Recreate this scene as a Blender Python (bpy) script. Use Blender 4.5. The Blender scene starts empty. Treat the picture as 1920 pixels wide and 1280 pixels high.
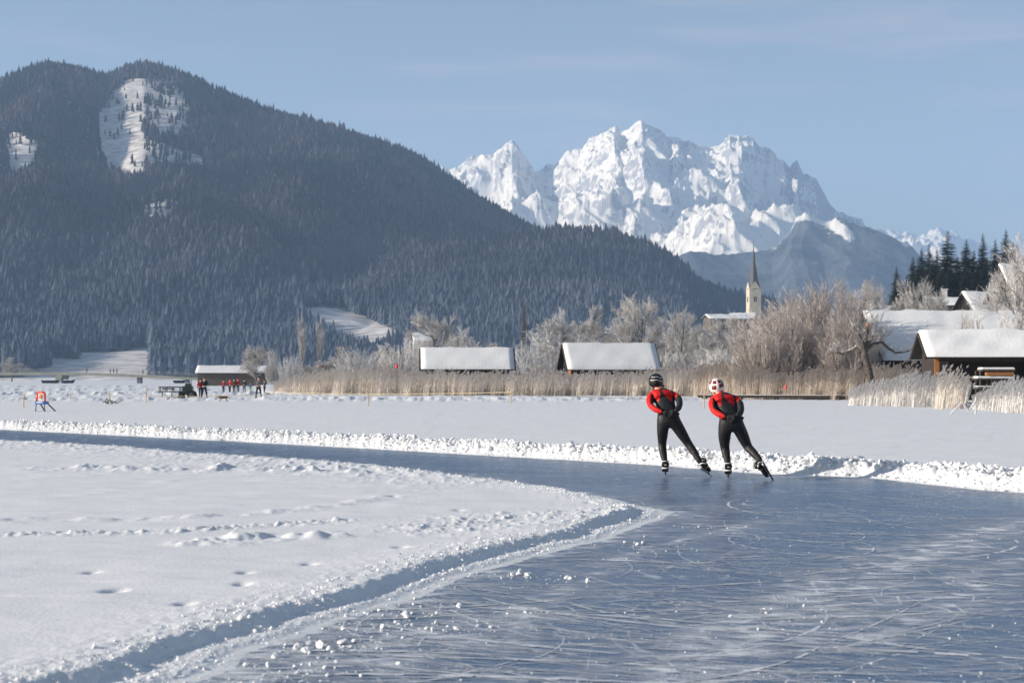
import bpy, math, random
import numpy as np
from mathutils import Vector, Matrix

random.seed(7)
RNG = np.random.default_rng(11)
S = bpy.context.scene
C = S.collection
R = math.radians

# ------------------------------------------------------------------ camera
FPX, CX, HY, H = 3200.0, 960.0, 709.0, 1.55
cam_d = bpy.data.cameras.new('camera')
cam = bpy.data.objects.new('camera', cam_d)
C.objects.link(cam)
S.camera = cam
cam.location = (0, 0, H)
cam.rotation_euler = (math.pi / 2, 0, 0)
cam_d.sensor_width = 36
cam_d.lens = 60
cam_d.shift_y = (HY - 640) / 1920
cam_d.clip_start = 0.1
cam_d.clip_end = 60000
cam_d.dof.use_dof = True
cam_d.dof.focus_distance = 27.0
cam_d.dof.aperture_fstop = 4.0

# ------------------------------------------------------------------ light
SUN_EL, SUN_AZ = 17.5, 260.0          # elevation, clockwise from +Y
EXPOSURE = 0.67
w = bpy.data.worlds.new("World")
S.world = w
w.use_nodes = True
wn, wl = w.node_tree.nodes, w.node_tree.links
bg = wn['Background']
sky = wn.new('ShaderNodeTexSky')
sky.sky_type = 'NISHITA'
sky.sun_disc = False
sky.sun_elevation = R(SUN_EL)
sky.sun_rotation = R(SUN_AZ)
sky.altitude = 900
sky.air_density = 1.0
sky.dust_density = 0.6
sky.ozone_density = 0.35
# faint wisps of cloud, placed by direction in the sky
tc = wn.new('ShaderNodeTexCoord')
mp = wn.new('ShaderNodeMapping')
mp.inputs['Scale'].default_value = (2.6, 2.6, 26)
wl.new(tc.outputs['Generated'], mp.inputs[0])
nz = wn.new('ShaderNodeTexNoise')
nz.inputs['Scale'].default_value = 2.2
nz.inputs['Detail'].default_value = 5
nz.inputs['Distortion'].default_value = 0.4
wl.new(mp.outputs[0], nz.inputs['Vector'])
cr = wn.new('ShaderNodeMapRange')
cr.inputs[1].default_value = 0.53
cr.inputs[2].default_value = 0.72
cr.inputs[4].default_value = 0.55
wl.new(nz.outputs[0], cr.inputs[0])
mixw = wn.new('ShaderNodeMix')
mixw.data_type = 'RGBA'
wl.new(cr.outputs[0], mixw.inputs[0])
wl.new(sky.outputs[0], mixw.inputs[6])
mixw.inputs[7].default_value = (6.0, 5.1, 5.4, 1)
wl.new(mixw.outputs[2], bg.inputs[0])
bg.inputs[1].default_value = 0.060

sun_d = bpy.data.lights.new('sun', 'SUN')
sun = bpy.data.objects.new('sun', sun_d)
C.objects.link(sun)
sun_d.energy = 5.0
sun_d.angle = R(0.5)
sun_d.color = (1.0, 0.905, 0.78)
sv = Vector((math.cos(R(SUN_EL)) * math.sin(R(SUN_AZ)), math.cos(R(SUN_EL)) * math.cos(R(SUN_AZ)), math.sin(R(SUN_EL))))
sun.rotation_euler = sv.to_track_quat('Z', 'Y').to_euler()

S.view_settings.view_transform = 'Standard'
S.view_settings.look = 'None'
S.view_settings.exposure = EXPOSURE
S.view_settings.gamma = 1
S.cycles.max_bounces = 5
S.cycles.diffuse_bounces = 2
S.cycles.glossy_bounces = 3
S.cycles.transparent_max_bounces = 8
S.cycles.volume_bounces = 2
S.cycles.use_denoising = True
S.cycles.use_adaptive_sampling = True
S.cycles.adaptive_threshold = 0.02

# ------------------------------------------------------------------ helpers
def at(px, py, d):
    return Vector(((px - CX) / FPX * d, d, H + (HY - py) / FPX * d))

def gp(px, py, z=0.0):
    d = (H - z) * FPX / (py - HY)
    return Vector(((px - CX) / FPX * d, d, z))

def tag(o, label=None, cat=None, group=None, kind=None):
    if label: o['label'] = label
    if cat: o['category'] = cat
    if group: o['group'] = group
    if kind: o['kind'] = kind
    return o

def empty(name, loc=(0, 0, 0), rz=0.0):
    o = bpy.data.objects.new(name, None)
    C.objects.link(o)
    o.location = loc
    o.rotation_euler = (0, 0, rz)
    o.empty_display_size = 0.2
    return o

def copy_tree(o, parent=None):
    c = o.copy()
    C.objects.link(c)
    if parent is not None: c.parent = parent
    for ch in list(o.children):
        copy_tree(ch, c)
    return c

def link(name, me, parent=None):
    o = bpy.data.objects.new(name, me)
    C.objects.link(o)
    if parent: o.parent = parent
    return o

def mesh_np(name, V, F, mats=(), midx=None, smooth=False, attrs=None):
    V = np.asarray(V, dtype=np.float32).reshape(-1, 3)
    F = np.asarray(F, dtype=np.int32)
    k = F.shape[1]
    me = bpy.data.meshes.new(name)
    me.vertices.add(len(V)); me.vertices.foreach_set('co', V.ravel())
    me.loops.add(F.size); me.loops.foreach_set('vertex_index', F.ravel())
    me.polygons.add(len(F))
    me.polygons.foreach_set('loop_start', np.arange(0, F.size, k, dtype=np.int32))
    try: me.polygons.foreach_set('loop_total', np.full(len(F), k, dtype=np.int32))
    except Exception: pass
    if midx is not None: me.polygons.foreach_set('material_index', np.asarray(midx, dtype=np.int32))
    me.polygons.foreach_set('use_smooth', np.full(len(F), smooth, dtype=bool))
    for m in mats: me.materials.append(m)
    if attrs:
        for an, av in attrs.items():
            a = me.attributes.new(an, 'FLOAT', 'POINT')
            a.data.foreach_set('value', np.asarray(av, dtype=np.float32).ravel())
    me.update(calc_edges=True)
    return me

def grid_mesh(name, X, Y, Z, mats, attrs=None, smooth=True):
    nr, nc = X.shape
    V = np.stack([X, Y, Z], -1).reshape(-1, 3)
    i = np.arange(nr * nc).reshape(nr, nc)
    F = np.stack([i[:-1, :-1], i[:-1, 1:], i[1:, 1:], i[1:, :-1]], -1).reshape(-1, 4)
    return mesh_np(name, V, F, mats, smooth=smooth, attrs=attrs)

_P = np.random.default_rng(5).permutation(512)
_P = np.concatenate([_P, _P, _P])
_G = np.random.default_rng(6).uniform(0, 2 * np.pi, 512)
_GX, _GY = np.cos(_G), np.sin(_G)
def pn(x, y, seed=0):
    xi = np.floor(x).astype(np.int64); yi = np.floor(y).astype(np.int64)
    xf = x - xi; yf = y - yi
    u = xf * xf * xf * (xf * (xf * 6 - 15) + 10); v = yf * yf * yf * (yf * (yf * 6 - 15) + 10)
    def g(ix, iy, fx, fy):
        h = _P[(_P[(ix + seed * 37) & 511] + iy) & 511]
        return _GX[h] * fx + _GY[h] * fy
    a = g(xi, yi, xf, yf); b = g(xi + 1, yi, xf - 1, yf)
    c = g(xi, yi + 1, xf, yf - 1); d = g(xi + 1, yi + 1, xf - 1, yf - 1)
    return (a + (b - a) * u) * (1 - v) + (c + (d - c) * u) * v
def fbm(x, y, o=4, seed=0, gain=.5, lac=2.03):
    s = 0; a = 1.0
    for k in range(o):
        s = s + a * pn(x, y, seed + k); x = x * lac + 3.1; y = y * lac + 7.7; a *= gain
    return s
def ridged(x, y, o=5, seed=0, gain=.55, lac=2.05):
    s = 0; a = 1.0; wt = 1.0
    for k in range(o):
        n = 1 - np.abs(pn(x, y, seed + k)) * 2.0
        n = np.clip(n, 0, 1) ** 2 * wt
        wt = np.clip(n * 1.6, 0, 1)
        s = s + a * n; x = x * lac + 1.7; y = y * lac + 9.2; a *= gain
    return s
def sstep(a, b, x):
    t = np.clip((x - a) / (b - a), 0, 1)
    return t * t * (3 - 2 * t)
def poly_dist(X, Y, pts):
    D = np.full(X.shape, 1e9)
    for (x0, y0), (x1, y1) in zip(pts[:-1], pts[1:]):
        dx, dy = x1 - x0, y1 - y0
        t = np.clip(((X - x0) * dx + (Y - y0) * dy) / (dx * dx + dy * dy + 1e-12), 0, 1)
        D = np.minimum(D, (X - x0 - t * dx) ** 2 + (Y - y0 - t * dy) ** 2)
    return np.sqrt(D)
def inside(X, Y, pts):
    r = np.zeros(X.shape, dtype=bool)
    n = len(pts)
    for i in range(n):
        x0, y0 = pts[i]; x1, y1 = pts[(i + 1) % n]
        if y0 == y1: continue
        c = ((Y > min(y0, y1)) & (Y <= max(y0, y1)))
        xi = (Y - y0) / (y1 - y0) * (x1 - x0) + x0
        r ^= c & (X < xi)
    return r
def smooth_line(pts, n=4):
    """Catmull-Rom through the points"""
    pts = [np.array(p, float) for p in pts]
    P = [2 * pts[0] - pts[1]] + pts + [2 * pts[-1] - pts[-2]]
    out = []
    for i in range(1, len(P) - 2):
        p0, p1, p2, p3 = P[i - 1:i + 3]
        for k in range(n):
            t = k / n
            out.append(0.5 * ((2 * p1) + (-p0 + p2) * t + (2 * p0 - 5 * p1 + 4 * p2 - p3) * t * t + (-p0 + 3 * p1 - 3 * p2 + p3) * t ** 3))
    out.append(pts[-1])
    return [tuple(q) for q in out]

def segs(P0, P1, R0, R1):
    """three-sided tapered sticks; returns V, F (quads)"""
    P0 = np.asarray(P0, float); P1 = np.asarray(P1, float)
    R0 = np.asarray(R0, float)[:, None]; R1 = np.asarray(R1, float)[:, None]
    d = P1 - P0; d /= (np.linalg.norm(d, axis=1, keepdims=True) + 1e-9)
    up = np.where(np.abs(d[:, 2:3]) > .9, np.array([[1., 0, 0]]), np.array([[0, 0, 1.]]))
    a = np.cross(d, up); a /= (np.linalg.norm(a, axis=1, keepdims=True) + 1e-9)
    b = np.cross(d, a)
    V = []
    for k in range(3):
        t = 2 * math.pi * k / 3
        o = a * math.cos(t) + b * math.sin(t)
        V += [P0 + o * R0, P1 + o * R1]
    V = np.stack(V, 1)
    n = len(P0); base = (np.arange(n) * 6)[:, None]
    F = np.concatenate([base + np.array([[0, 2, 3, 1]]), base + np.array([[2, 4, 5, 3]]), base + np.array([[4, 0, 1, 5]])], 0)
    return V.reshape(-1, 3), F

class MB:
    """collects boxes, tubes, prisms into one mesh"""
    def __init__(s): s.V = []; s.F = []; s.M = []
    def add(s, V, F, m=0):
        b = len(s.V); s.V += [tuple(v) for v in V]
        for f in F: s.F.append([b + i for i in f]); s.M.append(m)
    def box(s, c, size, rz=0, m=0, ry=0, rx=0, taper=1.0):
        M = Matrix.Rotation(rz, 3, 'Z') @ Matrix.Rotation(ry, 3, 'Y') @ Matrix.Rotation(rx, 3, 'X')
        V = []
        for z in (-.5, .5):
            k = taper if z > 0 else 1
            for x, y in ((-.5, -.5), (.5, -.5), (.5, .5), (-.5, .5)):
                V.append(Vector(c) + M @ Vector((x * size[0] * k, y * size[1] * k, z * size[2])))
        s.add(V, [(0, 3, 2, 1), (4, 5, 6, 7), (0, 1, 5, 4), (1, 2, 6, 5), (2, 3, 7, 6), (3, 0, 4, 7)], m)
        return s
    def tube(s, pts, rad, n=8, m=0, cap=True):
        pts = [Vector(p) for p in pts]
        if not isinstance(rad, (list, tuple)): rad = [rad] * len(pts)
        V = []; F = []
        for i, p in enumerate(pts):
            d = (pts[min(i + 1, len(pts) - 1)] - pts[max(i - 1, 0)]).normalized()
            up = Vector((0, 0, 1)) if abs(d.z) < .9 else Vector((1, 0, 0))
            a = d.cross(up).normalized(); b = d.cross(a)
            for k in range(n):
                t = 2 * math.pi * k / n
                V.append(p + (a * math.cos(t) + b * math.sin(t)) * rad[i])
        for i in range(len(pts) - 1):
            for k in range(n):
                F.append((i * n + k, i * n + (k + 1) % n, (i + 1) * n + (k + 1) % n, (i + 1) * n + k))
        if cap:
            F.append(tuple(range(n))[::-1]); F.append(tuple((len(pts) - 1) * n + k for k in range(n)))
        s.add(V, F, m); return s
    def quad(s, a, b, c, d, m=0):
        s.add([a, b, c, d], [(0, 1, 2, 3)], m); return s
    def slab(s, quad, th, m=0):
        """thick sheet: quad corners (ccw from above) extruded down by th along the normal"""
        q = [Vector(p) for p in quad]
        n = (q[1] - q[0]).cross(q[3] - q[0]).normalized()
        V = q + [p - n * th for p in q]
        s.add(V, [(0, 1, 2, 3), (7, 6, 5, 4), (0, 4, 5, 1), (1, 5, 6, 2), (2, 6, 7, 3), (3, 7, 4, 0)], m); return s
    def build(s, name, mats, parent=None, smooth=False, bevel=0):
        me = bpy.data.meshes.new(name)
        me.from_pydata(s.V, [], s.F)
        if not isinstance(mats, (list, tuple)): mats = [mats]
        for m in mats: me.materials.append(m)
        me.polygons.foreach_set('material_index', s.M)
        me.polygons.foreach_set('use_smooth', [smooth] * len(s.F))
        me.update()
        o = link(name, me, parent)
        if bevel:
            b = o.modifiers.new('bevel', 'BEVEL'); b.width = bevel; b.segments = 2; b.limit_method = 'ANGLE'
        return o

# ------------------------------------------------------------------ materials
def nodes_of(name):
    m = bpy.data.materials.new(name); m.use_nodes = True
    nt = m.node_tree
    return m, nt.nodes, nt.links, nt.nodes['Principled BSDF']

def mat(name, col, rough=.7, var=.0, scale=8.0, col2=None, bump=0.0, bscale=30.0, metal=0.0, spec=.4, stretch=None, obj_rand=0.0, attr=None):
    m, n, l, b = nodes_of(name)
    b.inputs['Roughness'].default_value = rough
    b.inputs['Metallic'].default_value = metal
    b.inputs['Specular IOR Level'].default_value = spec
    c1 = Vector(col)
    c2 = Vector(col2) if col2 else c1 * (1 - var)
    tc = n.new('ShaderNodeTexCoord'); mp = n.new('ShaderNodeMapping')
    l.new(tc.outputs['Object'], mp.inputs[0])
    if stretch: mp.inputs['Scale'].default_value = stretch
    t = n.new('ShaderNodeTexNoise'); t.inputs['Scale'].default_value = scale; t.inputs['Detail'].default_value = 6
    l.new(mp.outputs[0], t.inputs['Vector'])
    rp = n.new('ShaderNodeMapRange'); rp.inputs[1].default_value = .35; rp.inputs[2].default_value = .65
    l.new(t.outputs[0], rp.inputs[0])
    mx = n.new('ShaderNodeMix'); mx.data_type = 'RGBA'
    mx.inputs[6].default_value = (*c1, 1); mx.inputs[7].default_value = (*c2, 1)
    fac = rp.outputs[0]
    if attr:
        a = n.new('ShaderNodeAttribute'); a.attribute_name = attr
        ad = n.new('ShaderNodeMath'); ad.operation = 'MULTIPLY_ADD'; ad.inputs[1].default_value = .35
        l.new(rp.outputs[0], ad.inputs[0]); l.new(a.outputs['Fac'], ad.inputs[2]); ad.use_clamp = True
        fac = ad.outputs[0]
    l.new(fac, mx.inputs[0]); l.new(mx.outputs[2], b.inputs['Base Color'])
    if bump:
        t2 = n.new('ShaderNodeTexNoise'); t2.inputs['Scale'].default_value = bscale; t2.inputs['Detail'].default_value = 4
        l.new(mp.outputs[0], t2.inputs['Vector'])
        bp = n.new('ShaderNodeBump'); bp.inputs['Strength'].default_value = 1; bp.inputs['Distance'].default_value = bump
        l.new(t2.outputs[0], bp.inputs['Height']); l.new(bp.outputs[0], b.inputs['Normal'])
    return m

M_snow = mat('snow', (.85, .855, .865), .85, col2=(.79, .80, .815), scale=1.2, bump=.004, bscale=30, spec=.3)
M_roofsnow = mat('roof_snow', (.94, .935, .93), .85, col2=(.89, .885, .88), scale=.8, bump=.02, bscale=6, spec=.2)
M_chunk = mat('snow_chunk', (.95, .95, .955), .8, col2=(.90, .905, .92), scale=9, bump=.01, bscale=50, spec=.3)
M_darkwood = mat('dark_wood', (.055, .038, .03), .8, col2=(.022, .016, .013), scale=5, stretch=(1, 1, 14), bump=.005)
M_graywood = mat('weathered_wood', (.16, .13, .11), .85, col2=(.09, .075, .065), scale=4, stretch=(1, 1, 10), bump=.004)
M_orangewood = mat('orange_wood', (.48, .20, .06), .7, col2=(.32, .12, .035), scale=5, stretch=(6, 6, 1))
M_lightwood = mat('pale_wood', (.62, .48, .26), .7, col2=(.50, .37, .20), scale=9)
M_black = mat('black_paint', (.012, .012, .014), .5)
M_bark = mat('bark', (.15, .125, .105), .9, col2=(.045, .035, .03), scale=7, bump=.03, bscale=16)
M_frost = mat('frosted_twig', (.64, .615, .60), .9, col2=(.42, .39, .37), scale=.5, spec=.1)
M_frostw = mat('white_frosted_twig', (.76, .745, .74), .9, col2=(.55, .53, .52), scale=.5, spec=.1)
M_willow = mat('willow_twig', (.66, .59, .56), .9, col2=(.44, .385, .355), scale=.45, spec=.1)
M_conifer = mat('conifer_needles', (.022, .032, .022), .85, col2=(.055, .065, .05), scale=1.5, spec=.15)

# ------------------------------------------------------------------ near ground
inner_px = [(0, 823), (200, 832), (400, 848), (640, 862), (800, 878), (950, 895), (1050, 908), (1130, 921), (1190, 935),
            (1235, 950), (1249, 961), (1215, 976), (1122, 1010), (1040, 1032), (972, 1049), (920, 1061), (867, 1076), (800, 1106),
            (721, 1130), (640, 1158), (560, 1184), (460, 1222), (340, 1275)]
inner = [tuple(gp(x, y, .085 if i < 9 else (.05 if i == 9 else 0))[:2]) for i, (x, y) in enumerate(inner_px)]
inner = [(-62, 88)] + inner + [(-2.9, 6.6), (-3.6, 4.5), (-6.5, 1.0)]
inner = smooth_line(inner, 3)
island = inner + [(-6.5, -20), (-80, -20), (-80, 88)]
outer_px = [(0, 805), (320, 821), (640, 838), (900, 853), (1200, 870), (1330, 880), (1450, 889), (1600, 894), (1720, 905), (1920, 924)]
outer = [tuple(gp(x, y)[:2]) for x, y in outer_px]
outer = [(-62, 103)] + outer + [(9.6, 21.2), (14.5, 16.5)]
outer = smooth_line(outer, 3)
beyond = outer + [(60, 10), (60, 900), (-400, 900), (-400, 103)]

def snow_height(X, Y):
    px = CX + FPX * X / Y; py = HY + FPX * H / Y
    di = poly_dist(X, Y, inner) * np.where(inside(X, Y, island), 1, -1)
    do = poly_dist(X, Y, outer) * np.where(inside(X, Y, beyond), 1, -1)
    # --- island ---
    wob = .10 * pn(X * 1.3, Y * 1.3, 3) + .03 * pn(X * 6, Y * 6, 4)
    d1 = di + wob
    fr = .30 + .10 * pn(X * .8, Y * .8, 9) + .035 * fbm(X * 7, Y * 7, 3, 12)               # width of the thin fringe at the foot of the cut
    low = .004 + .016 * sstep(0, .15, d1) + .012 * np.abs(fbm(X * 14, Y * 14, 3, 21)) * sstep(0.02, .1, d1)
    top = .078 + .012 * np.exp(-((d1 - fr - .3) / .35) ** 2)
    rough = fbm(X * 9, Y * 9, 3, 31) * .022 * np.exp(-np.clip(d1 - fr, 0, 9) / .35) + fbm(X * .7, Y * 1.1, 3, 35) * .014
    rip = np.clip(pn(X * 1.3 + .8 * pn(X * .5, Y * .5, 5), Y * 3.5, 41) - .24, 0, 1) * .040 * sstep(.9, 2.0, d1)
    t = sstep(fr - .08, fr + .10, d1)
    hi = np.where(d1 > 0, low * (1 - t) + (top + rough + rip) * t, np.maximum(-.03, .004 + d1 * .06))
    # trodden lines and lumps on the island
    def lump(pts, width, amp, sx, seed, thr=.0):
        L = [tuple(gp(a, b)[:2]) for a, b in pts]
        D = poly_dist(X, Y, smooth_line(L, 3))
        return np.exp(-(D / width) ** 2) * np.clip(fbm(X * sx, Y * sx, 3, seed) + .25 - thr, 0, 2) * amp
    ex = lump([(190, 886), (350, 888), (480, 886), (640, 890)], .9, .16, 2.6, 51, .3)
    ex = ex + lump([(-60, 990), (120, 988), (330, 985), (560, 968), (745, 940)], .20, .045, 2.5, 52)
    ex = ex + lump([(-60, 1018), (150, 1014), (330, 1010), (500, 998), (640, 990)], .20, .055, 8.0, 53, .15)
    ex = ex + lump([(380, 1034), (450, 1027), (600, 1020)], .28, .11, 3.0, 54, .1)
    ex = ex + lump([(-60, 835), (200, 842), (480, 862), (700, 884), (950, 905)], 2.0, .06, 4.5, 55, .25)
    ex = ex + lump([(830, 1005), (940, 985), (1120, 975)], .7, .07, 6.0, 56, .35)
    # footprints: small dents
    dent = np.zeros_like(X)
    for (fx, fy) in [(205, 1128), (222, 1126), (172, 1089), (345, 1155), (460, 1093), (580, 1074), (455, 1115), (740, 941), (1105, 955), (860, 969), (750, 1042)]:
        p = gp(fx, fy)
        dent = dent + np.exp(-((X - p.x) / .055) ** 2 - ((Y - p.y) / .09) ** 2) * .030
    hi = np.where(t > .3, hi + ex - dent, hi)
    # --- outside: ploughed bank then the wide snow field ---
    ow = .12 * pn(X * 1.1, Y * 1.1, 61) + .05 * pn(X * 5, Y * 5, 62)
    d2 = do + ow
    bank = sstep(.0, .55, d2) * (1 - .62 * sstep(.85, 1.55, d2)) * .215
    notch = np.zeros_like(X)
    for (fx, fy, wd) in [(1605, 889, .35), (1745, 901, .40)]:
        p = gp(fx, fy)
        notch = notch + np.exp(-((X - p.x) / wd) ** 2 - ((Y - p.y - .4) / .6) ** 2)
    br = (fbm(X * 2.1, Y * 2.1, 3, 63) * .05 + fbm(X * 9, Y * 9, 3, 66) * .070 * sstep(.1, .5, d2)) * sstep(0, .35, d2) * (1 - sstep(1.2, 1.75, d2))
    flat = .10 + .018 * fbm(X * .25, Y * .25, 3, 70) + .006 * fbm(X * 2.5, Y * 2.5, 2, 71)
    bb = np.maximum(bank * (1 + .35 * pn(X * .9, Y * .9, 65)) + br, flat * sstep(.9, 1.6, d2) + .006)
    ho = np.where(d2 > 0, bb, np.maximum(-.03, d2 * .08))
    # far ploughed strips of a second track
    n1 = np.clip(fbm(X * .9, Y * .9, 4, 80) + .25, 0, 2)
    edge = 1 - sstep(9, 16, X)
    s1 = np.exp(-((Y - 118 - 3 * pn(X * .05, Y * 0, 81)) / 9.) ** 2) * .30 * n1 * (edge * .75 + .25)
    s2 = np.exp(-((Y - 158) / 14.) ** 2) * .42 * n1 * edge
    s3 = np.exp(-((Y - 215) / 12.) ** 2) * .40 * n1 * edge
    s4 = np.exp(-((Y - 300) / 15.) ** 2) * .4 * n1 * edge
    ho = np.where(d2 > 3, ho + s1 + s2 + s3 + s4, ho)
    z = np.where(do > -.3, ho, hi)
    return z

NR, NC = 860, 1300
vv = np.linspace(1 / 4.6, 1 / 720., NR)
vv = 1 / vv
uu = np.linspace(-.40, .40, NC)
Y = np.repeat(vv[:, None], NC, 1)
X = uu[None, :] * (Y + 6)
Z = snow_height(X, Y)
Z[-1, :] = .1
me = grid_mesh('snow_field', X, Y, Z, [M_snow])
tag(link('snow_field', me), kind='structure')

# far and side snow, one sheet with holes only where the fine sheet lies
mb = MB()
zz = .085
for s_ in (-1, 1):
    ys = [5, 40, 710] if s_ < 0 else [60, 710]
    if s_ < 0: mb.quad((-9000, -60, zz), (-4.4, -60, zz), (-.40 * 11 + .02, 5, zz), (-9000, 5, zz))
    for a, b in zip(ys[:-1], ys[1:]):
        e0, e1 = s_ * (.40 * (a + 6) - .05), s_ * (.40 * (b + 6) - .05)
        q = [(e0, a, zz), (s_ * 9000, a, zz), (s_ * 9000, b, zz), (e1, b, zz)]
        mb.quad(*(q if s_ > 0 else q[::-1]))
mb.quad((-9000, 710, zz), (9000, 710, zz), (9000, 15000, zz), (-9000, 15000, zz))
tag(mb.build('snow_plain', M_snow), kind='structure')

# ------------------------------------------------------------------ ice
def ice_material():
    m, n, l, b = nodes_of('lake_ice')
    tc = n.new('ShaderNodeTexCoord')
    def noise(scale, det=4, dist=0.0, stretch=(1, 1, 1), rot=0.0):
        mp = n.new('ShaderNodeMapping'); mp.inputs['Scale'].default_value = stretch; mp.inputs['Rotation'].default_value = (0, 0, rot)
        l.new(tc.outputs['Object'], mp.inputs[0])
        t = n.new('ShaderNodeTexNoise'); t.inputs['Scale'].default_value = scale; t.inputs['Detail'].default_value = det; t.inputs['Distortion'].default_value = dist
        l.new(mp.outputs[0], t.inputs['Vector']); return t.outputs[0]
    def math_(op, a, b=None, clamp=False):
        q = n.new('ShaderNodeMath'); q.operation = op; q.use_clamp = clamp
        for i, v in enumerate((a, b)):
            if v is None: continue
            if isinstance(v, (int, float)): q.inputs[i].default_value = v
            else: l.new(v, q.inputs[i])
        return q.outputs[0]
    def rng(v, a, b_, c=0., d=1.):
        q = n.new('ShaderNodeMapRange'); q.inputs[1].default_value = a; q.inputs[2].default_value = b_; q.inputs[3].default_value = c; q.inputs[4].default_value = d
        l.new(v, q.inputs[0]); return q.outputs[0]
    def line(v, wdt, soft):      # thin curves where the noise crosses its middle
        return rng(math_('ABSOLUTE', math_('SUBTRACT', v, .5)), wdt, wdt + soft, 1., 0.)
    at_ = n.new('ShaderNodeAttribute'); at_.attribute_name = 'dust'
    dust = at_.outputs['Fac']
    c1 = line(noise(.9, 2, .6, (1, .35, 1), .3), .002, .006)
    c2 = line(noise(1.7, 2, .4, (.5, 1, 1), -.5), .002, .010)
    c3 = line(noise(3.2, 1, .8, (1, .5, 1), 1.0), .003, .014)
    c4 = line(noise(5.0, 1, .3, (.3, 1, 1), .15), .001, .010)
    brk = rng(noise(2.3, 5), .42, .62)
    sc = math_('MULTIPLY', math_('MAXIMUM', math_('MAXIMUM', c1, c2), math_('MAXIMUM', math_('MULTIPLY', c3, .6), math_('MULTIPLY', c4, .5))), brk)
    fine = rng(noise(26, 5, .5, (.45, 1, 1)), .50, .72)
    med = rng(noise(5.5, 6, .6, (.6, 1, 1)), .46, .70)
    grain = rng(noise(70, 3), .45, .7)
    dm = math_('MULTIPLY', math_('ADD', math_('MULTIPLY', med, .85), math_('MULTIPLY', grain, .55)), dust, True)
    base = math_('MULTIPLY', fine, math_('MULTIPLY', rng(noise(.8, 4, 1.), .32, .62), .27))
    tot = math_('ADD', math_('ADD', math_('MULTIPLY', sc, .55), dm), base, True)
    mx = n.new('ShaderNodeMix'); mx.data_type = 'RGBA'
    l.new(tot, mx.inputs[0])
    # clear ice over dark water with paler milky zones
    mi = n.new('ShaderNodeMix'); mi.data_type = 'RGBA'
    l.new(rng(noise(.35, 5, .8), .35, .65), mi.inputs[0])
    mi.inputs[6].default_value = (.032, .085, .180, 1); mi.inputs[7].default_value = (.075, .130, .225, 1)
    l.new(mi.outputs[2], mx.inputs[6]); mx.inputs[7].default_value = (.80, .82, .86, 1)
    l.new(mx.outputs[2], b.inputs['Base Color'])
    l.new(rng(tot, 0, .6, .26, .75), b.inputs['Roughness'])
    b.inputs['IOR'].default_value = 1.31
    bp = n.new('ShaderNodeBump'); bp.inputs['Distance'].default_value = .004; bp.inputs['Strength'].default_value = .8
    l.new(math_('ADD', math_('ADD', tot, math_('MULTIPLY', noise(9, 4), .6)), math_('MULTIPLY', noise(1.3, 2), 1.2)), bp.inputs['Height'])
    l.new(bp.outputs[0], b.inputs['Normal'])
    return m
M_ice = ice_material()
NRi, NCi = 420, 420
vy = 1 / np.linspace(1 / 4., 1 / 110., NRi)
Y = np.repeat(vy[:, None], NCi, 1)
X = np.linspace(-1, 1, NCi)[None, :] * (.55 * Y + 9)
px = CX + FPX * X / Y
def band(pts, width):
    L = smooth_line([tuple(gp(a, b)[:2]) for a, b in pts], 4)
    return poly_dist(X, Y, L) / width
wx = .25 * fbm(X * .9, Y * .9, 3, 90)
dust = 1.25 * np.exp(-(band([(2050, 960), (1900, 985), (1780, 1020), (1640, 1070), (1500, 1130), (1380, 1200), (1240, 1290)], .42) + wx) ** 2)
dust += .85 * np.exp(-(band([(1950, 1040), (1850, 1090), (1780, 1130), (1600, 1200)], .3) + wx) ** 2)
dust += .80 * np.exp(-(band([(1400, 985), (1280, 1010), (1180, 1040), (1050, 1110), (920, 1180), (720, 1250)], .12) + wx) ** 2)
dust += .75 * np.exp(-(band([(1000, 1150), (850, 1180), (700, 1210), (520, 1260), (420, 1290)], .30) + wx) ** 2)
dust += .5 * np.exp(-(band([(1000, 1140), (990, 1180), (950, 1215)], .12) + wx) ** 2)
dust += .25 * np.clip(fbm(X * .35, Y * .35, 3, 95) * 2, 0, 1)
D = poly_dist(X, Y, inner)
dust += .9 * np.exp(-(D / .25) ** 2) + .25 * np.exp(-(D / .9) ** 2)
dust += .9 * np.exp(-(poly_dist(X, Y, outer) / .2) ** 2)
me = grid_mesh('lake_ice', X, Y, np.zeros_like(X), [M_ice], {'dust': np.clip(dust, 0, 1.2)})
tag(link('lake_ice', me), kind='structure')

# skate cuts: narrow ribbons of white powder in the ice
rr_ = random.Random(91)
Vr, Fr = [], []
def cut(x, y, a, L, kap, wd):
    n_ = max(3, int(L / .09)); st = L / n_; prev = None; zc = .0012 + rr_.random() * .0035
    for k in range(n_ + 1):
        w_ = wd * (.4 + rr_.random() * .9) * math.sin(math.pi * (k + .3) / (n_ + .6)) ** .5
        c_, s_ = math.cos(a), math.sin(a)
        b_ = len(Vr); Vr.append((x - s_ * w_, y + c_ * w_, zc)); Vr.append((x + s_ * w_, y - c_ * w_, zc))
        if prev is not None and rr_.random() > .18: Fr.append((prev, b_, b_ + 1, prev + 1)[::-1])
        prev = b_
        a += kap * st; x += math.cos(a) * st; y += math.sin(a) * st
for it_ in range(1250):
    px_ = rr_.uniform(200, 2000); py_ = 880 + 430 * rr_.random() ** 1.1
    g_ = gp(px_, py_)
    along_ = rr_.gauss(2.65, .30) if rr_.random() < .65 else rr_.gauss(.1, .45)
    if abs((along_ % math.pi) - math.pi / 2) < .45 or (it_ % 6 == 0 and abs((along_ % math.pi) - math.pi / 2) < .8): continue
    cut(g_.x, g_.y, along_, rr_.uniform(.25, 3.0) * (2 if it_ % 7 == 0 else 1), rr_.gauss(0, .30), rr_.uniform(.002, .006) * (1 + g_.y / 25) if it_ % 6 else rr_.uniform(.008, .026))
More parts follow.
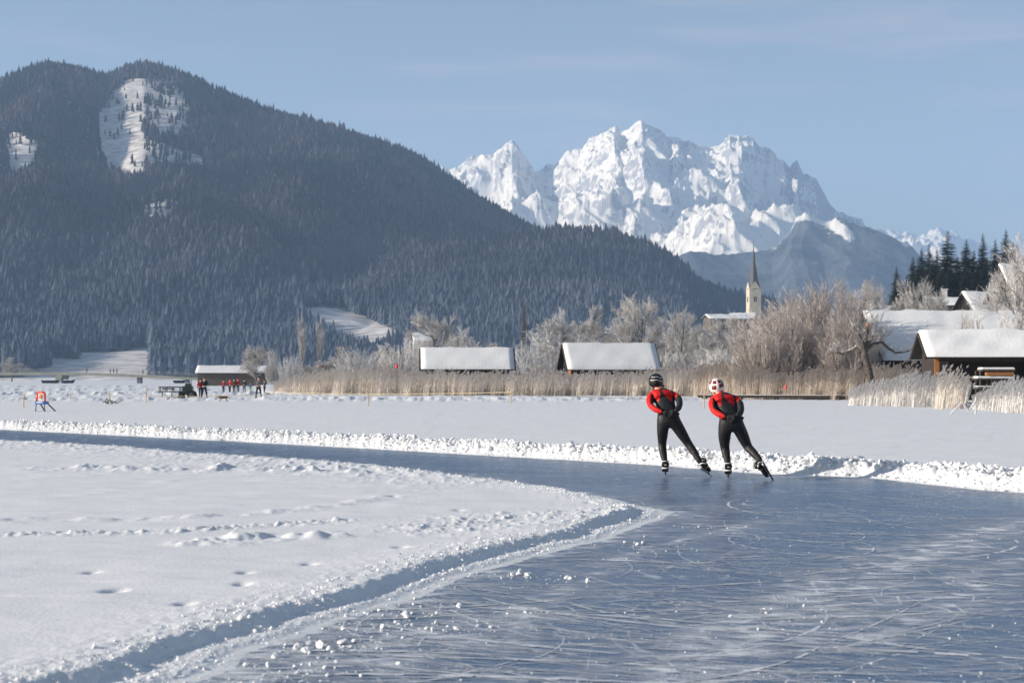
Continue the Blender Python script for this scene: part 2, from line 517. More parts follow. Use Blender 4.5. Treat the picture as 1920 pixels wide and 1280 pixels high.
Vr = np.array(Vr); Fr = np.array(Fr)
mid_ = Vr[Fr].mean(1)
okf = ~inside(mid_[:, 0], mid_[:, 1], island) & ~inside(mid_[:, 0], mid_[:, 1], beyond)
M_powder = mat('ice_powder', (.80, .82, .86), .95, col2=(.58, .63, .70), scale=6, spec=.05)
tag(link('skate_marks', mesh_np('skate_marks', Vr, Fr[okf], [M_powder])), 'fine white skate cuts criss-crossing the blue ice of the track', 'skate marks', kind='stuff')

# snow lumps: bank chunks and crumbs
def ico(sub):
    import bmesh
    bm = bmesh.new(); bmesh.ops.create_icosphere(bm, subdivisions=sub, radius=1)
    V = np.array([v.co[:] for v in bm.verts]); F = np.array([[v.index for v in f.verts] for f in bm.faces]); bm.free()
    return V, F
def blobs(P, r, sub=1, jit=.35, flat=.8):
    """P (n,3) centres, r (n) radii"""
    BV, BF = ico(sub)
    n = len(P)
    sc = RNG.uniform(.65, 1.35, (n, 1, 3)); sc[:, :, 2] *= flat
    j = 1 + RNG.uniform(-jit, jit, (n, len(BV), 1))
    V = BV[None] * j * sc * r[:, None, None]
    a = RNG.uniform(0, 6.28, n); ca, sa = np.cos(a)[:, None], np.sin(a)[:, None]
    x = V[..., 0] * ca - V[..., 1] * sa; y = V[..., 0] * sa + V[..., 1] * ca
    V = np.stack([x, y, V[..., 2]], -1) + P[:, None]
    F = BF[None] + (np.arange(n) * len(BV))[:, None, None]
    return V.reshape(-1, 3), F.reshape(-1, 3)
def along(line, n):
    L = np.array(line); d = np.linalg.norm(np.diff(L, axis=0), axis=1); c = np.concatenate([[0], np.cumsum(d)])
    t = RNG.uniform(0, c[-1], n); i = np.clip(np.searchsorted(c, t) - 1, 0, len(d) - 1)
    f = ((t - c[i]) / d[i])[:, None]
    tan = (L[i + 1] - L[i]) / d[i][:, None]
    return L[i] * (1 - f) + L[i + 1] * f, np.stack([-tan[:, 1], tan[:, 0]], 1)
vis_outer = [p for p in outer if p[1] < 60]
vis_inner = [p for p in inner if 6 < p[1] < 60]
P, N = along(vis_outer, 14000)
off = RNG.beta(1.8, 1.9, 14000) * 1.75 - .03
for sgn in (1,):
    Q = P + N * off[:, None]
    ok = inside(Q[:, 0], Q[:, 1], beyond)
    Q = np.where(ok[:, None], Q, P - N * off[:, None])
Zb = snow_height(Q[:, 0][None], Q[:, 1][None])[0]
r = np.exp(RNG.normal(-3.85, .45, len(Q))).clip(.010, .065)
keep = (Zb > .0) | (RNG.random(len(Q)) < .3)
P3 = np.column_stack([Q, np.maximum(Zb, 0) + r * .25])[keep]
V, F = blobs(P3, r[keep], 2 if False else 1)
tag(link('bank_snow_lumps', mesh_np('bank_snow_lumps', V, F, [M_chunk])), 'broken white lumps of ploughed snow along the far edge of the skating track', 'snow', kind='stuff')
P, N = along(vis_inner, 24000)
off = RNG.beta(1.8, 5.5, 24000) * 1.15
Q = P + N * off[:, None]
ok = inside(Q[:, 0], Q[:, 1], island)
Q = np.where(ok[:, None], Q, P - N * off[:, None])
dens = fbm(Q[:, 0] * 1.5, Q[:, 1] * 1.5, 3, 130)
keep = (dens > -.35) & ((off > .33) | (RNG.random(len(Q)) < .45))
Q = Q[keep]; Zb = snow_height(Q[:, 0][None], Q[:, 1][None])[0]
r = np.exp(RNG.normal(-5.25, .45, len(Q))).clip(.003, .028)
V, F = blobs(np.column_stack([Q, np.maximum(Zb, 0) + r * .3]), r)
tag(link('edge_snow_crumbs', mesh_np('edge_snow_crumbs', V, F, [M_chunk])), 'loose snow crumbs along the crisp near edge of the snow island', 'snow', kind='stuff')
# crumbs lying on the ice
n = 2600
pxs = RNG.uniform(300, 1990, n); pys = 1290 - RNG.power(1.1, n) * 380
pts = []
for cx_, cy_, sx, sy, m_ in [(620, 1212, 60, 8, 60), (570, 1255, 40, 14, 60), (960, 1080, 35, 4, 30), (1170, 1022, 60, 6, 26), (1050, 1085, 30, 6, 16), (1340, 985, 40, 6, 16), (760, 1150, 60, 8, 40),
                             (480, 1290, 70, 12, 70), (860, 1180, 40, 8, 30), (1010, 1150, 20, 5, 8), (700, 1175, 90, 8, 60), (1480, 1150, 60, 20, 14), (700, 1130, 60, 30, 40)]:
    for _ in range(m_):
        pts.append((random.gauss(cx_, sx), random.gauss(cy_, sy), 1.5))
A = [(a, b, .75) for a, b in zip(pxs, pys)] + pts
Q = []; rr = []
for a, b, k in A:
    if b < 905: continue
    g = gp(a, b); Q.append((g.x, g.y)); rr.append(random.lognormvariate(-5.5, .5) * k)
Q = np.array(Q); rr = np.array(rr).clip(.002, .022)
for a, b, r_ in [(556, 1216, .022), (575, 1222, .030), (600, 1214, .034), (618, 1219, .026), (640, 1207, .028), (664, 1204, .020), (520, 1232, .024), (986, 1149, .020), (860, 1138, .020), (764, 1158, .022), (650, 1156, .020), (1172, 1018, .022), (1196, 1021, .020), (1206, 1019, .024), (962, 1079, .024), (974, 1077, .026), (990, 1079, .022)]:
    g = gp(a, b); Q = np.vstack([Q, [g.x, g.y]]); rr = np.append(rr, r_)
ok = ~inside(Q[:, 0], Q[:, 1], island) & ~inside(Q[:, 0], Q[:, 1], beyond)
sel = (fbm(Q[:, 0] * 1.2, Q[:, 1] * 1.2, 3, 140) + RNG.uniform(-.3, .3, len(Q)) > .12) | (np.arange(len(Q)) > n * .85)
ok &= sel
V, F = blobs(np.column_stack([Q[ok], rr[ok] * .5]), rr[ok])
tag(link('ice_crumbs', mesh_np('ice_crumbs', V, F, [M_chunk])), 'small white crumbs of snow scattered on the blue ice of the track', 'snow', kind='stuff')

# ------------------------------------------------------------------ far alps
def interp(pts, q):
    p = np.array(pts, float)
    return np.interp(q, p[:, 0], p[:, 1])

def ridge_z(pts, px, d, q=0):
    return (HY - interp(pts, px)) / FPX * d + H - q

def alps_material():
    m, n, l, b = nodes_of('alpine_snow_and_rock')
    b.inputs['Roughness'].default_value = .9; b.inputs['Specular IOR Level'].default_value = .1
    a = n.new('ShaderNodeAttribute'); a.attribute_name = 'rock'
    f = n.new('ShaderNodeAttribute'); f.attribute_name = 'wood'
    tc = n.new('ShaderNodeTexCoord')
    t = n.new('ShaderNodeTexNoise'); t.inputs['Scale'].default_value = .028; t.inputs['Detail'].default_value = 8; t.inputs['Roughness'].default_value = .7
    l.new(tc.outputs['Object'], t.inputs['Vector'])
    ad = n.new('ShaderNodeMath'); ad.operation = 'ADD'; l.new(a.outputs['Fac'], ad.inputs[0]); l.new(t.outputs[0], ad.inputs[1])
    rp = n.new('ShaderNodeMapRange'); rp.inputs[1].default_value = .80; rp.inputs[2].default_value = .92
    l.new(ad.outputs[0], rp.inputs[0])
    m1 = n.new('ShaderNodeMix'); m1.data_type = 'RGBA'; l.new(rp.outputs[0], m1.inputs[0])
    m1.inputs[6].default_value = (.93, .875, .79, 1); m1.inputs[7].default_value = (.36, .355, .37, 1)
    ad2 = n.new('ShaderNodeMath'); ad2.operation = 'ADD'; l.new(f.outputs['Fac'], ad2.inputs[0]); l.new(t.outputs[0], ad2.inputs[1])
    r2 = n.new('ShaderNodeMapRange'); r2.inputs[1].default_value = .90; r2.inputs[2].default_value = 1.02
    l.new(ad2.outputs[0], r2.inputs[0])
    m2 = n.new('ShaderNodeMix'); m2.data_type = 'RGBA'; l.new(r2.outputs[0], m2.inputs[0])
    l.new(m1.outputs[2], m2.inputs[6])
    tw_ = n.new('ShaderNodeTexNoise'); tw_.inputs['Scale'].default_value = .006; tw_.inputs['Detail'].default_value = 8; tw_.inputs['Roughness'].default_value = .75
    l.new(tc.outputs['Object'], tw_.inputs['Vector'])
    mw = n.new('ShaderNodeMix'); mw.data_type = 'RGBA'; rw = n.new('ShaderNodeMapRange'); rw.inputs[1].default_value = .42; rw.inputs[2].default_value = .62
    l.new(tw_.outputs[0], rw.inputs[0]); l.new(rw.outputs[0], mw.inputs[0])
    mw.inputs[6].default_value = (.025, .035, .04, 1); mw.inputs[7].default_value = (.13, .14, .15, 1)
    l.new(mw.outputs[2], m2.inputs[7])
    l.new(m2.outputs[2], b.inputs['Base Color'])
    return m
M_alps = alps_material()
L0 = [(300, 330), (600, 325), (760, 322), (820, 315), (860, 312), (872, 304), (900, 293), (925, 291), (940, 276), (950, 266), (960, 262), (970, 266), (985, 290), (1003, 318), (1020, 318),
      (1040, 304), (1060, 289), (1085, 284), (1110, 262), (1130, 249), (1142, 241), (1152, 240), (1163, 251), (1180, 238), (1192, 230), (1203, 226), (1213, 233), (1226, 240),
      (1245, 250), (1255, 259), (1262, 253), (1272, 254), (1285, 271), (1292, 266), (1300, 271), (1330, 272), (1350, 267), (1362, 262), (1368, 250), (1385, 246), (1396, 254), (1404, 260),
      (1412, 256), (1424, 270), (1437, 282), (1443, 279), (1458, 292), (1470, 296), (1480, 312), (1487, 304), (1495, 304), (1507, 326), (1518, 330), (1532, 334), (1545, 360), (1556, 378), (1572, 394), (1592, 407),
      (1640, 428), (1700, 455), (1760, 500), (1850, 560), (2000, 640), (2300, 690)]
L1 = [(300, 440), (700, 440), (850, 380), (900, 372), (960, 362), (1010, 368), (1040, 372), (1075, 356), (1110, 345), (1153, 338), (1178, 350), (1200, 368), (1213, 380), (1222, 398), (1240, 410), (1300, 440), (1500, 560), (2300, 690)]
L2 = [(300, 600), (1100, 470), (1180, 430), (1225, 402), (1255, 345), (1277, 322), (1300, 318), (1325, 330), (1345, 352), (1370, 362), (1400, 385), (1440, 430), (1500, 500), (1600, 600), (2300, 690)]
L3 = [(300, 600), (1000, 520), (1200, 450), (1260, 415), (1300, 388), (1330, 375), (1370, 381), (1410, 384), (1440, 380), (1470, 396), (1500, 420), (1560, 470), (1700, 560), (2300, 690)]
L4 = [(300, 600), (1200, 560), (1300, 478), (1400, 474), (1450, 462), (1472, 440), (1487, 414), (1510, 410), (1545, 424), (1592, 424), (1640, 434), (1700, 457), (1760, 500), (1850, 560), (2000, 640), (2300, 690)]
nr, nc = 420, 1300
dv = np.linspace(5200, 11500, nr)      # laid out at full scale, then the whole range is set KA nearer
pv = np.linspace(620, 2050, nc)
PX, DD = np.meshgrid(pv, dv)
X = (PX - CX) / FPX * DD; Y = DD
wu = 34 * fbm(X / 700, Y / 700, 4, 200) * sstep(10300, 9000, DD)
wd = 260 * fbm(X / 900, Y / 900, 3, 210)
Z = np.full(X.shape, -50.)
for k, (L, d0, fs, bs, on) in enumerate([(L0, 10400, .46, 1.0, 0), (L1, 9300, .50, .30, 1), (L2, 9500, .55, .35, 1), (L3, 8500, .45, .25, 1), (L4, 7400, .36, .35, 1)]):
    dd = DD - d0 - (wd * (.35 if k == 0 else 1) * sstep(0, 900, np.abs(DD - d0)))
    q = PX + (wu * on if k else wu * sstep(0, 1500, np.abs(DD - d0)))
    zr = (HY - interp(L, q)) / FPX * d0 + H
    z = zr - np.where(dd < 0, -dd * fs, dd * bs)
    Z = np.maximum(Z, z) if k else z
hi = sstep(100, 900, Z)
dist0 = np.abs(DD - 10400)
rg = ridged(X / 1050 + .35 * pn(X / 900, Y / 900, 3) + Y / 2200, Y / 1500 - X / 2400, 7, 220, gain=.50)
rg2 = ridged(X / 170 + Y / 500, Y / 300 - X / 600, 5, 230)
in4 = sstep(8300, 7500, DD) * sstep(1230, 1330, PX)
amp = sstep(30, 700, dist0)
Z = Z + ((rg - .9) * 115 * amp * hi + (rg2 - .8) * (24 + 2 * amp) * hi) * (1 - .45 * in4) + fbm(X / 55, Y / 110, 3, 240) * hi * (13 - 7 * amp)
# foreground wall of forest in front keeps its outline
PYv = HY - (Z - H) / Y * FPX
gx = np.gradient(Z, axis=1) / (np.gradient(X, axis=1) + 1e-6); gy = np.gradient(Z, axis=0) / (np.gradient(Y, axis=0))
slope = np.sqrt(gx ** 2 + gy ** 2)
rock = np.clip((slope - .80) * .42, 0, .42) + .22 * np.exp(-(dist0 / 380) ** 2) * sstep(.0, .4, pn(PX / 40, DD / 900, 250) + .25)
rock += .25 * np.exp(-((PX - 1540) / 60) ** 2) * sstep(8200, 9600, DD)
# forest covers the low slopes: the tree line runs along L4 and about 500 m
dl4 = DD - 7400
wood = .75 * sstep(120, -60, dl4 + 120 * fbm(X / 300, Y / 300, 3, 260)) * (1 - .9 * np.exp(-((PYv - interp([(1480, 400), (1540, 405), (1600, 445), (1650, 460)], PX)) / 9) ** 2) * sstep(1470, 1500, PX) * sstep(1610, 1590, PX))
wood = np.maximum(wood, .6 * sstep(520, 380, Z)) - np.clip(.10 + .34 * fbm(X / 130, Y / 260, 4, 270), 0, .4) * sstep(250, 800, Z)
KA = .7
me = grid_mesh('alps', X * KA, Y * KA, H + (Z - H) * KA, [M_alps], {'rock': rock, 'wood': wood})
tag(link('alps', me), kind='structure')
# a more distant snowy range at the right
F0 = [(1500, 560), (1600, 440), (1640, 430), (1665, 433), (1690, 437), (1710, 434), (1728, 442), (1745, 434), (1765, 426), (1785, 432), (1800, 442), (1820, 450), (1840, 452), (1870, 470), (1920, 476), (2000, 500), (2100, 520)]
pv = np.linspace(1480, 2150, 420); dv = np.linspace(13800, 16800, 130)
PX, DD = np.meshgrid(pv, dv)
X = (PX - CX) / FPX * DD; Y = DD
dd = DD - 15600
zr = (HY - interp(F0, PX)) / FPX * 15600 + H
Z = zr - np.abs(dd) * .42 + (ridged(X / 500, Y / 700, 5, 300) - .9) * 150 * sstep(30, 600, np.abs(dd)) + (ridged(X / 150, Y / 200, 4, 310) - .8) * 25
me = grid_mesh('distant_range', X * KA, Y * KA, H + (Z - H) * KA, [M_alps], {'rock': np.zeros_like(X) + .15, 'wood': np.zeros_like(X)})
tag(link('distant_range', me), kind='structure')

# ------------------------------------------------------------------ forested hills
A = [(-900, 260), (-500, 230), (-250, 190), (-100, 168), (0, 160), (40, 147), (90, 134), (150, 141), (200, 153), (215, 146), (240, 136), (270, 130), (330, 141), (370, 157), (420, 182), (445, 195), (470, 206), (530, 226),
     (600, 240), (650, 256), (700, 272), (750, 287), (800, 312), (830, 336), (900, 382), (960, 415), (1015, 444), (1100, 490), (1200, 545), (1300, 600), (1400, 660), (1600, 700), (1650, 709), (2100, 709)]
B = [(-900, 360), (-400, 400), (0, 452), (200, 472), (400, 500), (600, 515), (750, 492), (850, 470), (960, 453), (1015, 446), (1070, 443), (1120, 442), (1200, 468), (1270, 502), (1310, 541), (1345, 556), (1380, 568), (1450, 585), (1560, 632), (1650, 690), (1700, 709), (2100, 709)]
DA, DB = 3000., 2200.
def hill_height(X, Y):
    PX = CX + FPX * X / Y
    sp = fbm(X / 420, Y / 900, 4, 400)
    dA = Y + 180 * sp
    za = (HY - interp(A, PX)) / FPX * DA + H
    fa = np.clip((Y - 1500) / (DA - 1500), 0, None)
    pa = np.where(Y < DA, np.clip(fa, 0, 1) ** 1.05, 1 - (Y - DA) / 1500)
    wa = 4 * np.clip(fa, 0, 1) * np.clip(1 - fa, 0, 1)
    z1 = za * (pa + .19 * wa * sp)
    zb = (HY - interp(B, PX)) / FPX * DB + H
    fb = np.clip((Y - 1330) / (DB - 1330), 0, 1)
    pb = np.where(Y < DB, fb ** 1.1, 1 - (Y - DB) / 500)
    z2 = zb * (pb + .10 * 4 * fb * (1 - fb) * fbm(X / 230, Y / 500, 3, 410))
    z = np.maximum(z1, z2)
    z = np.where(Y < 1330, -2, z) + 5 * fbm(X / 60, Y / 60, 3, 420) * sstep(1400, 1900, Y) * sstep(60, 300, np.minimum(np.abs(Y - DA), np.abs(Y - DB)))
    return z
M_forestfloor = mat('forest_floor_snow', (.90, .86, .81), .9, col2=(.50, .46, .43), scale=.10, spec=.1, stretch=(.6, 1, 2.2))
nr, nc = 330, 620
pv = np.linspace(-700, 1720, nc); dv = np.linspace(1290, 3900, nr)
PX, DD = np.meshgrid(pv, dv)
X = (PX - CX) / FPX * DD; Y = DD
me = grid_mesh('hills', X, Y, hill_height(X, Y), [M_forestfloor])
tag(link('hills', me), kind='structure')
# the next mountain along the left shore, outside the frame; it shades part of the slope
xs = np.linspace(-4300, -1550, 90); ys = np.linspace(950, 3000, 90)
X, Y = np.meshgrid(xs, ys)
Z = 975 * np.exp(-((Y - 2000) / 640) ** 8) * np.clip(1 - np.abs(X + 2900) / 1350, 0, 1) ** .9 + 25 * fbm(X / 300, Y / 300, 4, 430) - 25
tag(link('hills', grid_mesh('hills', X, Y, Z, [mat('wooded_slope', (.05, .055, .05), .9, col2=(.14, .13, .12), scale=.02)])), kind='structure')

patches = [([(185, 215), (212, 172), (240, 150), (272, 148), (277, 190), (270, 245), (268, 330), (250, 342), (205, 325), (190, 290), (186, 250)], .03),
           ([(268, 150), (300, 143), (340, 168), (358, 212), (350, 262), (300, 262), (270, 240)], .10),
           ([(195, 260), (270, 262), (390, 300), (375, 322), (290, 322), (250, 345), (205, 325)], .13),
           ([(8, 255), (35, 252), (75, 280), (62, 310), (50, 345), (22, 340), (10, 300)], .06),
           ([(255, 378), (330, 372), (370, 385), (335, 400), (310, 428), (280, 425), (262, 400)], .12),
           ([(440, 320), (520, 322), (540, 345), (470, 340)], .3), ([(500, 455), (530, 462), (555, 500), (530, 502)], .15),
           ([(560, 583), (585, 578), (610, 575), (640, 580), (700, 603), (752, 628), (742, 655), (700, 668), (640, 655), (600, 632), (575, 610)], .0),
           ([(40, 700), (95, 688), (80, 676), (150, 672), (120, 662), (200, 660), (283, 652), (286, 672), (282, 690), (286, 722), (40, 722)], .0)]
NT = 150000
v = RNG.uniform(0, 1, NT) ** 1.25
d = np.sqrt(1345 ** 2 + v * (3060 ** 2 - 1345 ** 2))
pxt = RNG.uniform(-120, 1690, NT)
x = (pxt - CX) / FPX * d
z = hill_height(x, d)
pyt = HY - (z - H) / d * FPX
keep = np.ones(NT, bool)
# hidden back slopes
keep &= ~((d > DB + 60) & (pyt > interp(B, pxt) - 2)) 
for pts, den in patches:
    ins = inside(pxt + 6 * pn(pxt / 9, pyt / 9, 5), pyt + 4 * pn(pxt / 7, pyt / 5, 6), pts)
    keep &= ~(ins & (RNG.random(NT) > den))
gap = fbm(x / 35, d / 35, 2, 440)
keep &= gap > -.75
x, d, z, pxt, pyt = x[keep], d[keep], z[keep], pxt[keep], pyt[keep]
n = len(x)
hgt = (RNG.uniform(9, 20, n) + 5 * fbm(x / 70, d / 70, 2, 441)) * np.where(RNG.random(n) < .10, 1.3, 1)
kind = np.clip(fbm(x / 150, d / 260, 4, 450) * 1.5 + RNG.normal(.36, .34, n), 0, 1)   # 0 spruce .. 1 bare larch and beech
frost = .95 * sstep(230, 15, z + 45 * fbm(x / 200, d / 300, 3, 460)) * RNG.uniform(.75, 1.0, n)  # hoarfrost on the lower trees, plus valley haze put into their colour
kk = 5
ang = RNG.uniform(0, 6.28, n)[:, None] + np.arange(kk) * 2 * np.pi / kk
def ringv(rf, zf):
    rr = (hgt * rf)[:, None] * RNG.uniform(.65, 1.35, (n, kk))
    return np.stack([x[:, None] + np.cos(ang) * rr, d[:, None] + np.sin(ang) * rr, z[:, None] + hgt[:, None] * (zf + RNG.uniform(-.06, .06, (n, kk)))], -1)
wide = .12 + .07 * kind * RNG.uniform(.6, 1.3, n)
r1 = ringv(wide * 1.15, .14); r2 = ringv(wide * .62, .50); 
r3 = ringv(wide * .95, .46)
tip = np.stack([x + RNG.normal(0, .3, n), d, z + hgt], -1)[:, None]; mid = np.stack([x, d, z + hgt * .68], -1)[:, None]
V = np.concatenate([r1, mid, r3, tip], 1)      # 5 + 1 + 5 + 1 = 12
F = []
for k in range(kk):
    F.append([k, (k + 1) % kk, 5]); F.append([6 + k, 6 + (k + 1) % kk, 11])
F = np.array(F)
FF = (F[None] + (np.arange(n) * 12)[:, None, None]).reshape(-1, 3)
def forest_material():
    m, nn, l, b = nodes_of('far_forest')
    b.inputs['Roughness'].default_value = .95; b.inputs['Specular IOR Level'].default_value = .05
    a = nn.new('ShaderNodeAttribute'); a.attribute_name = 'kind'
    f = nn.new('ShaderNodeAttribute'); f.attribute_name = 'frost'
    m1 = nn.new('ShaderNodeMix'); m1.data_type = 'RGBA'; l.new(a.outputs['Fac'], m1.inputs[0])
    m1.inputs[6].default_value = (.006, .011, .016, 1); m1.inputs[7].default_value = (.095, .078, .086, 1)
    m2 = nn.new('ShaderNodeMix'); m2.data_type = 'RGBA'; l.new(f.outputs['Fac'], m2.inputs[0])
    l.new(m1.outputs[2], m2.inputs[6]); m2.inputs[7].default_value = (.095, .122, .165, 1)  # bluish frost tone, also painting in haze towards the hill foot
    l.new(m2.outputs[2], b.inputs['Base Color'])
    return m
M_forest = forest_material()
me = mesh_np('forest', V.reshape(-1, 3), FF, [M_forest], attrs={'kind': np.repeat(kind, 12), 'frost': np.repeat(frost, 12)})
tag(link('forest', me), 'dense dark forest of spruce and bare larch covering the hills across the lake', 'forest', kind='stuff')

# ------------------------------------------------------------------ village shore and hillside
def shore_z(X, Y):
    PX = CX + FPX * X / Y
    k = interp([(1150, 0), (1300, .45), (1420, .80), (1600, .86), (1760, .98), (2100, 1.1)], PX)
    w_ = sstep(1700, 1500, PX)
    return .25 + k * (26 * ((1 - w_) * sstep(150, 520, Y) + w_ * sstep(330, 780, Y)) + 6 * sstep(500, 1000, Y)) + .25 * fbm(X / 9, Y / 9, 3, 500)
nr, nc = 160, 160
dv = np.linspace(150, 1250, nr); pv = np.linspace(1120, 2500, nc)
PX, DD = np.meshgrid(pv, dv)
X = (PX - CX) / FPX * DD
tag(link('village_hillside', grid_mesh('village_hillside', X, DD, shore_z(X, DD), [M_snow])), kind='structure')
# low shore bank under the reeds
pv = np.linspace(470, 2300, 300); dv = np.concatenate([np.linspace(95, 170, 90), np.linspace(175, 700, 40)])
PX, DD = np.meshgrid(pv, dv)
X = (PX - CX) / FPX * DD
edge = interp([(470, 165), (520, 148), (640, 142), (1200, 139), (1320, 137), (1500, 118), (1700, 103), (2300, 100)], PX)
Z = .06 + .32 * sstep(-1, 6, DD - edge) + .03 * fbm(X, DD, 3, 510)
Z = np.where(DD < edge - 1, .03, Z) * sstep(470, 500, PX) - .02
tag(link('shore_bank', grid_mesh('shore_bank', X, DD, Z, [M_snow])), kind='structure')

# ------------------------------------------------------------------ buildings
def gable_house(name, left_ridge, d, angle, L, W, eave_z, ridge_z_, base_z, mats, over=.45, snow=.11, door=None, posts=False, windows=(), open_front=False, ribs=False):
    """left_ridge: pixel x of the ridge's near end; the length axis leaves it at `angle` from +X"""
    a = R(angle)
    lx = Vector((math.cos(a), math.sin(a), 0)); wy = Vector((-math.sin(a), math.cos(a), 0))
    o = at(left_ridge, HY, d); o.z = 0
    root = empty(name, (o + lx * L / 2 + Vector((0, 0, base_z))), a)
    wallm, roofm, gablem = mats
    hw, hl, ez, rz_ = W / 2 - over, L / 2 - over, eave_z - base_z, ridge_z_ - base_z
    th = .12
    m = MB()     # long walls
    wz = ez - th
    for s_ in ((1,) if open_front else (-1, 1)):
        m = MB(); m.box((0, s_ * (hw - .06), wz / 2), (2 * hl, .12, wz)); m.build('wall', wallm, root)
    slope = (rz_ - ez) / (W / 2)
    for s_ in (-1, 1):
        g = MB()
        zt = ez + slope * over - th
        pts = [(-hw + .13, 0), (hw - .13, 0), (hw - .13, zt), (0, rz_ - th - .05), (-hw + .13, zt)]
        x0, x1 = s_ * (hl - .1), s_ * hl
        Vv = [(x0, p[0], p[1]) for p in pts] + [(x1, p[0], p[1]) for p in pts]
        F = [(0, 1, 2, 3, 4), (9, 8, 7, 6, 5)] + [(i, (i + 1) % 5, 5 + (i + 1) % 5, 5 + i)[::-1] for i in range(5)]
        if not (open_front and s_ > 0): g.add(Vv, F); g.build('gable', gablem, root)
    r = MB()
    for s_ in (-1, 1):
        q = [(-L / 2, s_ * W / 2, ez), (L / 2, s_ * W / 2, ez), (L / 2, s_ * .0, rz_), (-L / 2, s_ * .0, rz_)]
        r.slab(q if s_ < 0 else q[::-1], th)
    ro = r.build('roof', roofm, root)
    # wind boards
    for s_ in (-1, 1):
        b = MB()
        for t_ in (-1, 1):
            b.tube([(s_ * (L / 2 + .03), t_ * W / 2, ez - .1), (s_ * (L / 2 + .03), 0, rz_ - .06)], .07, 4)
        b.build('barge_board', M_darkwood, ro)
    sn = MB()
    nx, ny = max(6, int(L / .5)), 7
    for s_ in (-1, 1):
        Vv = []; F = []
        for lay in (0, 1):
            for j in range(ny + 1):
                for i in range(nx + 1):
                    xx = (-L / 2 + .03) + (L - .06) * i / nx; t = j / ny
                    yy = s_ * (W / 2 + .03) * (1 - t)
                    z0 = ez + (rz_ - ez) * t - .01
                    hh = snow * (1 + .18 * math.sin(xx * 1.3 + t * 4) + .14 * math.sin(xx * 3.1 - t * 7) + random.uniform(-.16, .16)) if lay else 0
                    if lay and (i in (0, nx) or j == 0): hh *= .8; yy *= .985
                    if ribs and lay: hh += .035 * math.sin(t * 26)
                    Vv.append((xx, yy, z0 + hh))
        N_ = (nx + 1) * (ny + 1)
        for j in range(ny):
            for i in range(nx):
                q = [j * (nx + 1) + i, j * (nx + 1) + i + 1, (j + 1) * (nx + 1) + i + 1, (j + 1) * (nx + 1) + i]
                F.append([N_ + k for k in (q if s_ < 0 else q[::-1])])
        rim = [i for i in range(nx + 1)] + [(j + 1) * (nx + 1) - 1 for j in range(1, ny + 1)]
        for a_, b_ in zip(rim[:-1], rim[1:]): F.append((a_, b_, N_ + b_, N_ + a_))
        lf = [j * (nx + 1) for j in range(ny + 1)]
        for a_, b_ in zip(lf[:-1], lf[1:]): F.append((b_, a_, N_ + a_, N_ + b_))
        sn.add(Vv, F)
    sn.build('roof_snow', M_roofsnow, ro, smooth=True)
    return root, lx, wy, hw, hl, ez, rz_

gr, bdist = 'wooden boathouses along the lake shore', 150
h, *_ = gable_house('boathouse', 1054, 152, 8, 8.4, 5.6, 2.32, 4.62, .2, (M_darkwood, M_darkwood, M_darkwood))
p_ = MB(); p_.box((-3.78, -1.5, 1.3), (.05, 1.3, 2.6)); p_.build('door', M_orangewood, h)
tag(h, 'dark boathouse with snowy roof and an orange sunlit gable door, behind the reeds', 'boathouse', gr)
h, *_ = gable_house('boathouse', 788, 152, 4, 8.3, 4.6, 2.35, 4.22, .2, (M_darkwood, M_darkwood, M_darkwood))
sm = MB(); sm.box((-4.9, .5, 1.7), (1.2, 2.2, .12)); sm.build('lean_to_roof', M_darkwood, h)
tag(h, 'long low dark boathouse with snowy roof and plain black gable, behind the tan reeds', 'boathouse', gr)
h, *_ = gable_house('boathouse', 370, 330, 3, 13.6, 7.0, 2.6, 3.95, .1, (M_graywood, M_graywood, M_graywood))
tag(h, 'far small grey boathouse with snowy roof beside the group of people on the ice', 'boathouse', gr)

# near boathouse at the right edge
h, lx, wy, hw, hl, ez, rz_ = gable_house('boathouse', 1722, 100, -3, 12.5, 5.0, 2.78, 4.2, .25, (M_darkwood, M_darkwood, M_darkwood), over=.55, open_front=True, ribs=True, snow=.2)
m = MB(); m.box((-hl + .15, -hw + .1, 1.25), (.26, .26, 2.5)); m.build('post', M_orangewood, h)
m = MB(); m.box((-hl + .62, -hw + .35, 1.25), (.55, .08, 2.5)); m.build('side_panel', M_graywood, h)
m = MB(); m.box((0.4, -.2, 1.2), (9.6, .10, 2.3)); m.build('inner_wall', mat('brown_board', (.050, .028, .02), .8, col2=(.03, .018, .014), scale=3, stretch=(1, 1, 9)), h)
m = MB(); m.box((-.1 + .72, -hw + .05, 1.22), (2.3, .1, 2.36)); m.build('board_panel', M_graywood, h)
m = MB(); m.box((0, -hw + .1, 2.36), (10.8, .18, .2)); m.build('beam', M_darkwood, h)
for k_ in range(3):
    m = MB(); m.box((-3.4 + 1.5 * k_, -.29, 1.2), (.10, .05, 2.3)); m.build('batten', M_darkwood, h)
tag(h, 'near open fronted boathouse with snowy ribbed roof and orange corner post, at the right edge', 'boathouse', gr)
